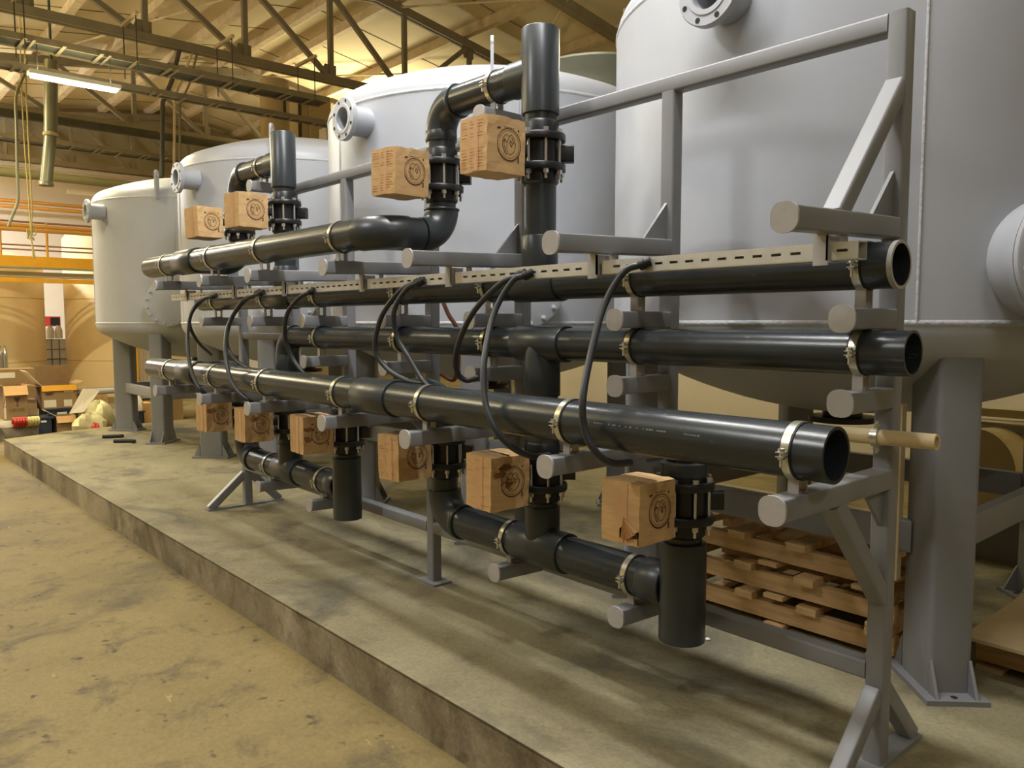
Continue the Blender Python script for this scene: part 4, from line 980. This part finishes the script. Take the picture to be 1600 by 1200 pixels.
# beige round tanks behind the gantry
def bt(cx, cy, R, zt, label):
    t = thing('beige_tank', label, 'tank', (cx, cy, FZ), 'beige round tanks')
    MB().lathe((cx, cy, FZ), (0, 0, 1), [(R, 0), (R, zt - FZ), (R * 0.94, zt - FZ + 0.12), (R * 0.6, zt - FZ + 0.25), (0.0001, zt - FZ + 0.32)], 72, False).build('body', 'beige', t)
    for z in (0.55, 1.95): MB().lathe((cx, cy, z), (0, 0, 1), [(R, -0.012), (R + 0.006, 0), (R, 0.012)], 72, False).build('seam', 'bduct', t)
def edge_center(u, sgn, x, R):
    """tank centre on plane x whose silhouette edge falls on pixel column u; sgn +1: tank lies right of the edge"""
    d = ray(u, 505); d.z = 0; d.normalize(); nr = Vector((d.y, -d.x, 0)) * sgn
    s_ = (x - CAM.x - nr.x * R) / d.x
    return CAM + d * s_ + nr * R
c = edge_center(71, -1, -20.2, 1.45); bt(c.x, c.y, 1.45, 2.72, 'left of the two beige round tanks behind the yellow gantry')
c = edge_center(101, 1, -19.6, 1.45); bt(c.x, c.y, 1.45, 3.35, 'right of the two beige round tanks, taller, behind the leftmost grey tank')

# things seen in the gap between the beige tanks
g = hx(86, 560, -22.0)
t = thing('caged_container', 'white caged liquid container between the beige tanks', 'container', (-22, g.y, FZ))
zc = hx(86, 530, -22).z
MB().box((-22, g.y, (FZ + zc) / 2 + 0.05), (1.0, 1.0, zc - FZ - 0.1)).build('bottle', 'white', t, False)
for k in range(7):
    y = g.y - 0.51 + k * 0.17; MB().bx(-21.475, -21.455, y - 0.012, y + 0.012, FZ, zc).build('cage_bar', 'duct', t, False)
for k in range(6):
    z = FZ + 0.05 + k * (zc - FZ - 0.05) / 5; MB().bx(-21.475, -21.455, g.y - 0.52, g.y + 0.52, z - 0.012, z + 0.012).build('cage_rail', 'duct', t, False)
for k, du in enumerate((79, 92)):
    q = hx(du, 528, -22); tag(MB().lathe((-22, q.y, zc + 0.013), (0, 0, 1), [(0.08, 0.0), (0.09, 0.03), (0.092, 0.2), (0.07, 0.28), (0.05, 0.3), (0.05, 0.34)], 16).build('plastic_jar', 'tank_wht'), ('left' if k == 0 else 'right') + ' clear plastic jar on the caged container', 'jar')
q = hx(91, 502, -22); zq = zc + 0.34
t = thing('red_box', 'red box with black front under the far ceiling strip, between the beige tanks', 'box', (-22.9, q.y, q.z - 0.1))
MB().box((-22.9, q.y, q.z), (0.3, 0.42, 0.26)).build('case', 'red', t, False); MB().box((-22.74, q.y + 0.08, q.z + 0.0), (0.02, 0.22, 0.2)).build('black_front', 'blk', t, False)
MB().box((-22.9, q.y, (q.z - 0.13 + FZ) / 2), (0.06, 0.06, q.z - 0.13 - FZ)).build('stand', 'duct', t, False)

# ------------------------------------------------------------------ clutter at the left
PLX = hz(36, 664, -0.10)
cb = hz(30, 688, FZ)
pb = MB().prism([(cb.x - 2.2, cb.y - 1.6, FZ), (cb.x + 0.0, cb.y - 1.6, FZ), (cb.x + 0.0, cb.y + 0.25, FZ), (cb.x - 2.2, cb.y + 0.35, FZ)], (0, 0, 0.20))
o = pb.build('concrete_block', 'platside', None, False); struct(o, 'low concrete block under the cartons at the left edge')
BZ0 = FZ + 0.20
def ocarton(u, vb, z, wpx, hpx, depth, label, m_='cardd', flaps=(), yaw=0.0, prints=None, x=None, inside='hole'):
    """open or closed carton: base centre at pixel (u, vb) on height z; front faces +X"""
    p = hz(u, vb, z) if x is None else Vector((x, hx(u, vb, x).y, z))
    dist = (p - CAM).dot(FWD); w = wpx * dist / FPX / 1.12; h = hpx * dist / FPX
    t = thing('shipping_carton', label, 'carton', (p.x, p.y, z), 'cartons at the left')
    R = Matrix.Rotation(math.radians(yaw), 3, 'Z')
    def P(lx, ly, lz): return Vector((p.x, p.y, z)) + R @ Vector((lx, ly, lz))
    th = 0.008
    b = MB()
    for (cx_, cy_, cz_, dx, dy, dz) in ((-th / 2, 0, h / 2, th, w, h), (-depth + th / 2, 0, h / 2, th, w, h), (-depth / 2, w / 2 - th / 2, h / 2, depth - 2 * th, th, h), (-depth / 2, -w / 2 + th / 2, h / 2, depth - 2 * th, th, h), (-depth / 2, 0, th / 2, depth - 2 * th, w - 2 * th, th)):
        b.box(P(cx_, cy_, cz_), (dx, dy, dz), R=R)
    b.build('box', m_, t, False)
    if not flaps:
        MB().box(P(-depth / 2, 0, h - th / 2 - 0.0005), (depth - 2 * th, w - 2 * th, th), R=R).build('lid', m_, t, False)
    for f in flaps:
        if f[0] == 'front':
            a = math.radians(f[1]); L = f[2]; dv = Vector((math.sin(a), 0, math.cos(a))) * L
            MB().prism([P(0, -w / 2, h), P(0, w / 2, h), P(dv.x, w / 2, h + dv.z), P(dv.x, -w / 2, h + dv.z)], R @ Vector((-math.cos(a), 0, math.sin(a))) * 0.006).build('flap', f[3], t, False)
        if f[0] == 'back':
            a = math.radians(f[1]); L = f[2]; dv = Vector((-math.sin(a), 0, math.cos(a))) * L
            MB().prism([P(-depth, -w / 2, h), P(-depth, w / 2, h), P(-depth + dv.x, w / 2, h + dv.z), P(-depth + dv.x, -w / 2, h + dv.z)], R @ Vector((math.cos(a), 0, math.sin(a))) * 0.006).build('flap', f[3], t, False)
        if f[0] in ('left', 'right'):
            s_ = -1 if f[0] == 'left' else 1; a = math.radians(f[1]); L = f[2]; dv = Vector((0, s_ * math.sin(a), math.cos(a))) * L
            MB().prism([P(0, s_ * w / 2, h), P(-depth, s_ * w / 2, h), P(-depth, s_ * w / 2 + dv.y, h + dv.z), P(0, s_ * w / 2 + dv.y, h + dv.z)], R @ Vector((0, -s_ * math.cos(a), math.sin(a))) * 0.006).build('flap', f[3], t, False)
    return t, P, w, h
def patch(t, P, y0, y1, z0, z1, m_, nm, e=0.003):
    MB().quad(P(e, y0, z0), P(e, y1, z0), P(e, y1, z1), P(e, y0, z1)).build(nm, m_, t, False)
def text(t, P, s, y, z, size, m_, nm, mirror=False):
    cu = bpy.data.curves.new('lettering', 'FONT'); cu.body = s; cu.size = size; cu.align_x = 'CENTER'
    o_ = bpy.data.objects.new('lettering', cu); COL.objects.link(o_)
    bpy.context.view_layer.update()
    me = o_.to_mesh(); b = MB()
    b.add([P(0.0045, y + v.co.x, z + v.co.y) for v in me.vertices], [tuple(q.vertices) for q in me.polygons])
    o_.to_mesh_clear(); bpy.data.objects.remove(o_); bpy.data.curves.remove(cu)
    b.build(nm, m_, t, False)
# big flat carton at the back left
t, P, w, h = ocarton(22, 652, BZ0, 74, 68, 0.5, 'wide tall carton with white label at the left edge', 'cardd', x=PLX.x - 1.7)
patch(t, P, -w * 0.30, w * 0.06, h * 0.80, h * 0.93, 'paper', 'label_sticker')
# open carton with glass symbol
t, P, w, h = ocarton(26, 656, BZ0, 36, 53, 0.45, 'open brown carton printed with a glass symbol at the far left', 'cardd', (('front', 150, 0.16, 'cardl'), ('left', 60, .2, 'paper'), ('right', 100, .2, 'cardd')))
patch(t, P, -w * 0.5, -w * 0.42, 0.02, h * 0.9, 'paper', 'white_edge')
b = MB(); s_ = h * 0.13; zc_ = h * 0.53; yc = w * 0.06
F2 = lambda a, bb: P(0.0045, yc + a, zc_ + bb)
b.add([F2(-s_ * .6, s_), F2(s_ * .6, s_), F2(s_ * .45, s_ * .3), F2(s_ * .1, -.05 * s_), F2(s_ * .1, -s_ * .8), F2(s_ * .5, -s_), F2(-s_ * .5, -s_), F2(-s_ * .1, -s_ * .8), F2(-s_ * .1, -.05 * s_), F2(-s_ * .45, s_ * .3)], [tuple(range(10))])
b.build('glass_symbol', 'ink', t, False)
b = MB(); ribbon(b, [(-s_ * 2.2 + a * s_, bb * s_) for a, bb in ((-.5, -1), (-.25, .2), (-.25, .9), (.25, .9), (.25, .2), (.5, -1), (-.5, -1))], 0.012, F2); b.build('bottle_symbol', 'inkl', t, False)
text(t, P, '130102', w * 0.02, h * 0.24, h * 0.14, 'ink', 'printed_number')
# small carton between
t, P, w, h = ocarton(50, 650, BZ0, 17, 28, 0.3, 'small worn carton beside the glass-symbol carton', 'card2', x=PLX.x - 0.75)
# crate + central carton pile
pc_ = hz(92, 678, FZ)
ox = pc_.x
def crate(u, vb, wpx, hpx, depth, label, x):
    p = Vector((x, hx(u, vb, x).y, FZ)); dist = (p - CAM).dot(FWD); w = wpx * dist / FPX / 1.12; h = hpx * dist / FPX
    t = thing('plastic_crate', label, 'crate', p, 'dark blue plastic crates')
    b = MB(); th = 0.015
    for (cx_, cy_, cz_, dx, dy, dz) in ((-th / 2, 0, h / 2, th, w, h), (-depth + th / 2, 0, h / 2, th, w, h), (-depth / 2, w / 2 - th / 2, h / 2, depth, th, h), (-depth / 2, -w / 2 + th / 2, h / 2, depth, th, h), (-depth / 2, 0, th / 2, depth, w, th)):
        b.box(p + Vector((cx_, cy_, cz_)), (dx, dy, dz))
    b.build('tub', 'navy', t, False)
    MB().box(p + Vector((-depth / 2, 0, h)), (depth + 0.04, w + 0.04, 0.025)).build('rim', 'navy', t, False)
    for k in (-1, 1): MB().box(p + Vector((0.008, k * w * 0.3, h * 0.45)), (0.016, 0.02, h * 0.8)).build('rib', 'navy', t, False)
    MB().box(p + Vector((0.006, 0, h * 0.8)), (0.012, w * 0.3, 0.03)).build('hand_grip', 'white', t, False)
    return p, w, h
p, w, h = crate(98, 672, 50, 32, 0.5, 'dark blue crate under the large open carton', ox - 0.55)
ZC1 = FZ + h + 0.014
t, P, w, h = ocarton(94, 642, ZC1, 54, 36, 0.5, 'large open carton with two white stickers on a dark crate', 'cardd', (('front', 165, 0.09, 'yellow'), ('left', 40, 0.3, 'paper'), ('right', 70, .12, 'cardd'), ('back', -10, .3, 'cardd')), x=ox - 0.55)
patch(t, P, -w * 0.45, -w * 0.10, h * 0.06, h * 0.38, 'paper', 'label_sticker'); patch(t, P, w * 0.12, w * 0.36, h * 0.06, h * 0.36, 'paper', 'label_sticker'); patch(t, P, w * 0.14, w * 0.40, h * 0.68, h * 0.9, 'paper', 'label_sticker'); patch(t, P, w * 0.17, w * 0.37, h * 0.72, h * 0.86, 'duct', 'label_print', 0.004)
b = MB()
for k in range(3): ribbon(b, [(-w * .4, h * (.60 + .04 * k)), (-w * (.2 - .02 * k), h * (.60 + .04 * k))], 0.012, lambda a, bb: P(0.004, a, bb))
b.build('printed_lines', 'ink', t, False)
t, P, w, h = ocarton(98, 606, ZC1 + h * 0.4, 32, 18, 0.35, 'dark carton standing inside the large open carton', 'stain', x=ox - 0.62)
# small open carton on the floor in front
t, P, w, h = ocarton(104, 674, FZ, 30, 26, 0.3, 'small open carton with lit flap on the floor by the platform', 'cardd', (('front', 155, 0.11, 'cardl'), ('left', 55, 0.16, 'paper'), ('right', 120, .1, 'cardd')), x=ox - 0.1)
crate(69, 674, 28, 26, 0.4, 'dark blue crate at the left of the small open carton', ox - 0.05)
# long brown cartons behind the legs
t, P, w, h = ocarton(141, 650, FZ, 58, 46, 0.5, 'long brown printed carton behind the leftmost tank leg', 'card2', x=ox - 0.9)
b = MB()
for k in range(3): ribbon(b, [(w * .18, h * (.42 + .05 * k)), (w * (.42 - .05 * k), h * (.42 + .05 * k))], 0.014, lambda a, bb: P(0.004, a, bb))
b.build('printed_lines', 'ink', t, False)
tt = h
b0 = Vector((ox - 1.1, P(0, 0, 0).y, FZ + tt + 0.05))
for k, (dy, dz, m_, lab) in enumerate(((0.0, 0.0, 'dark', 'dark pipe lying on the long brown carton'), (0.35, 0.122, 'cap', 'pale tube lying above the long brown carton'))):
    tag(MB().tube([b0 + Vector((k * 0.12, -0.6 + dy, dz - (k * .12))), b0 + Vector((k * 0.12, 1.2 + dy, dz - (k * .12)))], 0.05, 12).build('loose_pipe', m_), lab, 'pipe')
# crumpled bag
def blob(c, r, m_, nm, lab, cat, seed, sq=0.7):
    rnd = random.Random(seed); b = MB(); n, k = 18, 10; vs = []
    ph = [rnd.uniform(0, 6.28) for _ in range(8)]
    for j in range(k + 1):
        th = math.pi * j / k
        for i in range(n):
            a = 2 * math.pi * i / n
            rr = 1 + 0.16 * math.sin(3 * a + ph[0] + th * 2) + 0.12 * math.sin(5 * a + ph[1]) * math.sin(2 * th + ph[2]) + rnd.uniform(-.07, .07)
            vs.append(Vector(c) + Vector((r[0] * rr * math.sin(th) * math.cos(a), r[1] * rr * math.sin(th) * math.sin(a), max(-r[2] * sq, r[2] * rr * math.cos(th)) + r[2] * sq)))
    fs = [(j * n + i, j * n + (i + 1) % n, (j + 1) * n + (i + 1) % n, (j + 1) * n + i) for j in range(k) for i in range(n)]
    b.add(vs, fs); return tag(b.build(nm, m_), lab, cat)
q = hx(140, 662, ox + 0.0)
blob((ox - 0.05, q.y, FZ), (0.15, 0.24, 0.15), 'bag', 'plastic_bag', 'pale crumpled plastic bag right of the small open carton', 'bag', 4)
q2 = hx(157, 655, ox - 0.1); blob((ox - 0.42, q2.y + 0.08, FZ), (0.15, 0.20, 0.24), 'bag', 'plastic_bag', 'taller pale crumpled bag against the leftmost tank leg', 'bag', 6)
q3 = hx(147, 672, ox + 0.25); blob((ox + 0.32, q3.y, FZ), (0.06, 0.06, 0.09), 'red', 'plastic_bag', 'little red bag in front of the pale bags', 'bag', 9)
for k, (u, v, m_, lab) in enumerate(((33, 655, 'red', 'red and white rope coil on the low concrete block'), (52, 654, 'rope', 'yellowish rope coil on the low concrete block'))):
    q = hx(u, v, PLX.x + 0.55); b = MB()
    for r_ in range(5):
        pts = [Vector((PLX.x + 0.45 + 0.03 * math.sin(a), q.y + (r_ - 2) * 0.035, BZ0 + 0.07)) + Vector((0.07 * math.cos(a) * 1.2, 0.0, 0.055 * math.sin(a))) for a in [2 * math.pi * i / 14 for i in range(15)]]
        b.tube(pts, 0.02, 6)
    tag(b.build('rope_coil', m_), lab, 'rope')
# sheets of paper / packing
q = hx(126, 648, ox + 0.05)
tag(MB().prism([(ox + 0.05, q.y - 0.16, FZ + 0.30), (ox + 0.05, q.y + 0.05, FZ + 0.31), (ox - 0.1, q.y + 0.32, FZ + 0.62), (ox - 0.1, q.y + 0.08, FZ + 0.66)], (0.006, 0, 0.004)).build('packing_sheet', 'paper', None, False), 'white bent packing sheet propped right of the large open carton', 'paper')
# crate and cartons between the tank legs
p, w, h = crate(213, 664, 26, 22, 0.4, 'dark blue crate seen between the legs of the leftmost tank', -12.6)
blob((p.x - 0.2, p.y, FZ + h * 0.6), (0.14, 0.16, 0.22), 'paper', 'paper_bundle', 'crumpled white paper in the crate between the tank legs', 'paper', 12)
ocarton(272, 662, FZ, 32, 38, 0.5, 'plain brown carton seen between the second pair of tank legs', 'cardd', x=-12.9)
ocarton(232, 664, FZ, 18, 30, 0.4, 'pale carton right of the crate between the tank legs', 'cardl', x=-13.0)
t = thing('corrugated_cabinet', 'white ribbed cabinet seen beneath the leftmost tank', 'cabinet', (-17.5, hx(222, 600, -17.5).y, FZ))
yy = hx(222, 600, -17.5).y
MB().box((-17.5, yy, 1.0), (0.5, 0.55, 2.5)).build('body', 'white', t, False)
for k in range(8): MB().box((-17.24, yy - 0.24 + k * 0.07, 1.0), (0.03, 0.025, 2.4)).build('rib', 'paper', t, False)
# steel cylinders at left edge behind the wide carton
for k, u in enumerate((2, 10)):
    q = hx(u, 600, -17.8); tag(MB().lathe((-17.8, q.y, FZ), (0, 0, 1), [(0.048, 0), (0.048, 1.0), (0.042, 1.1), (0.02, 1.16), (0.02, 1.22)], 20).build('gas_cylinder', 'chrome'), ('left' if k == 0 else 'right') + ' steel cylinder behind the wide carton at the left edge', 'cylinder')
# strip junk
for o_ in list(bpy.data.objects):
    if '_o' in o_.keys(): del o_['_o']
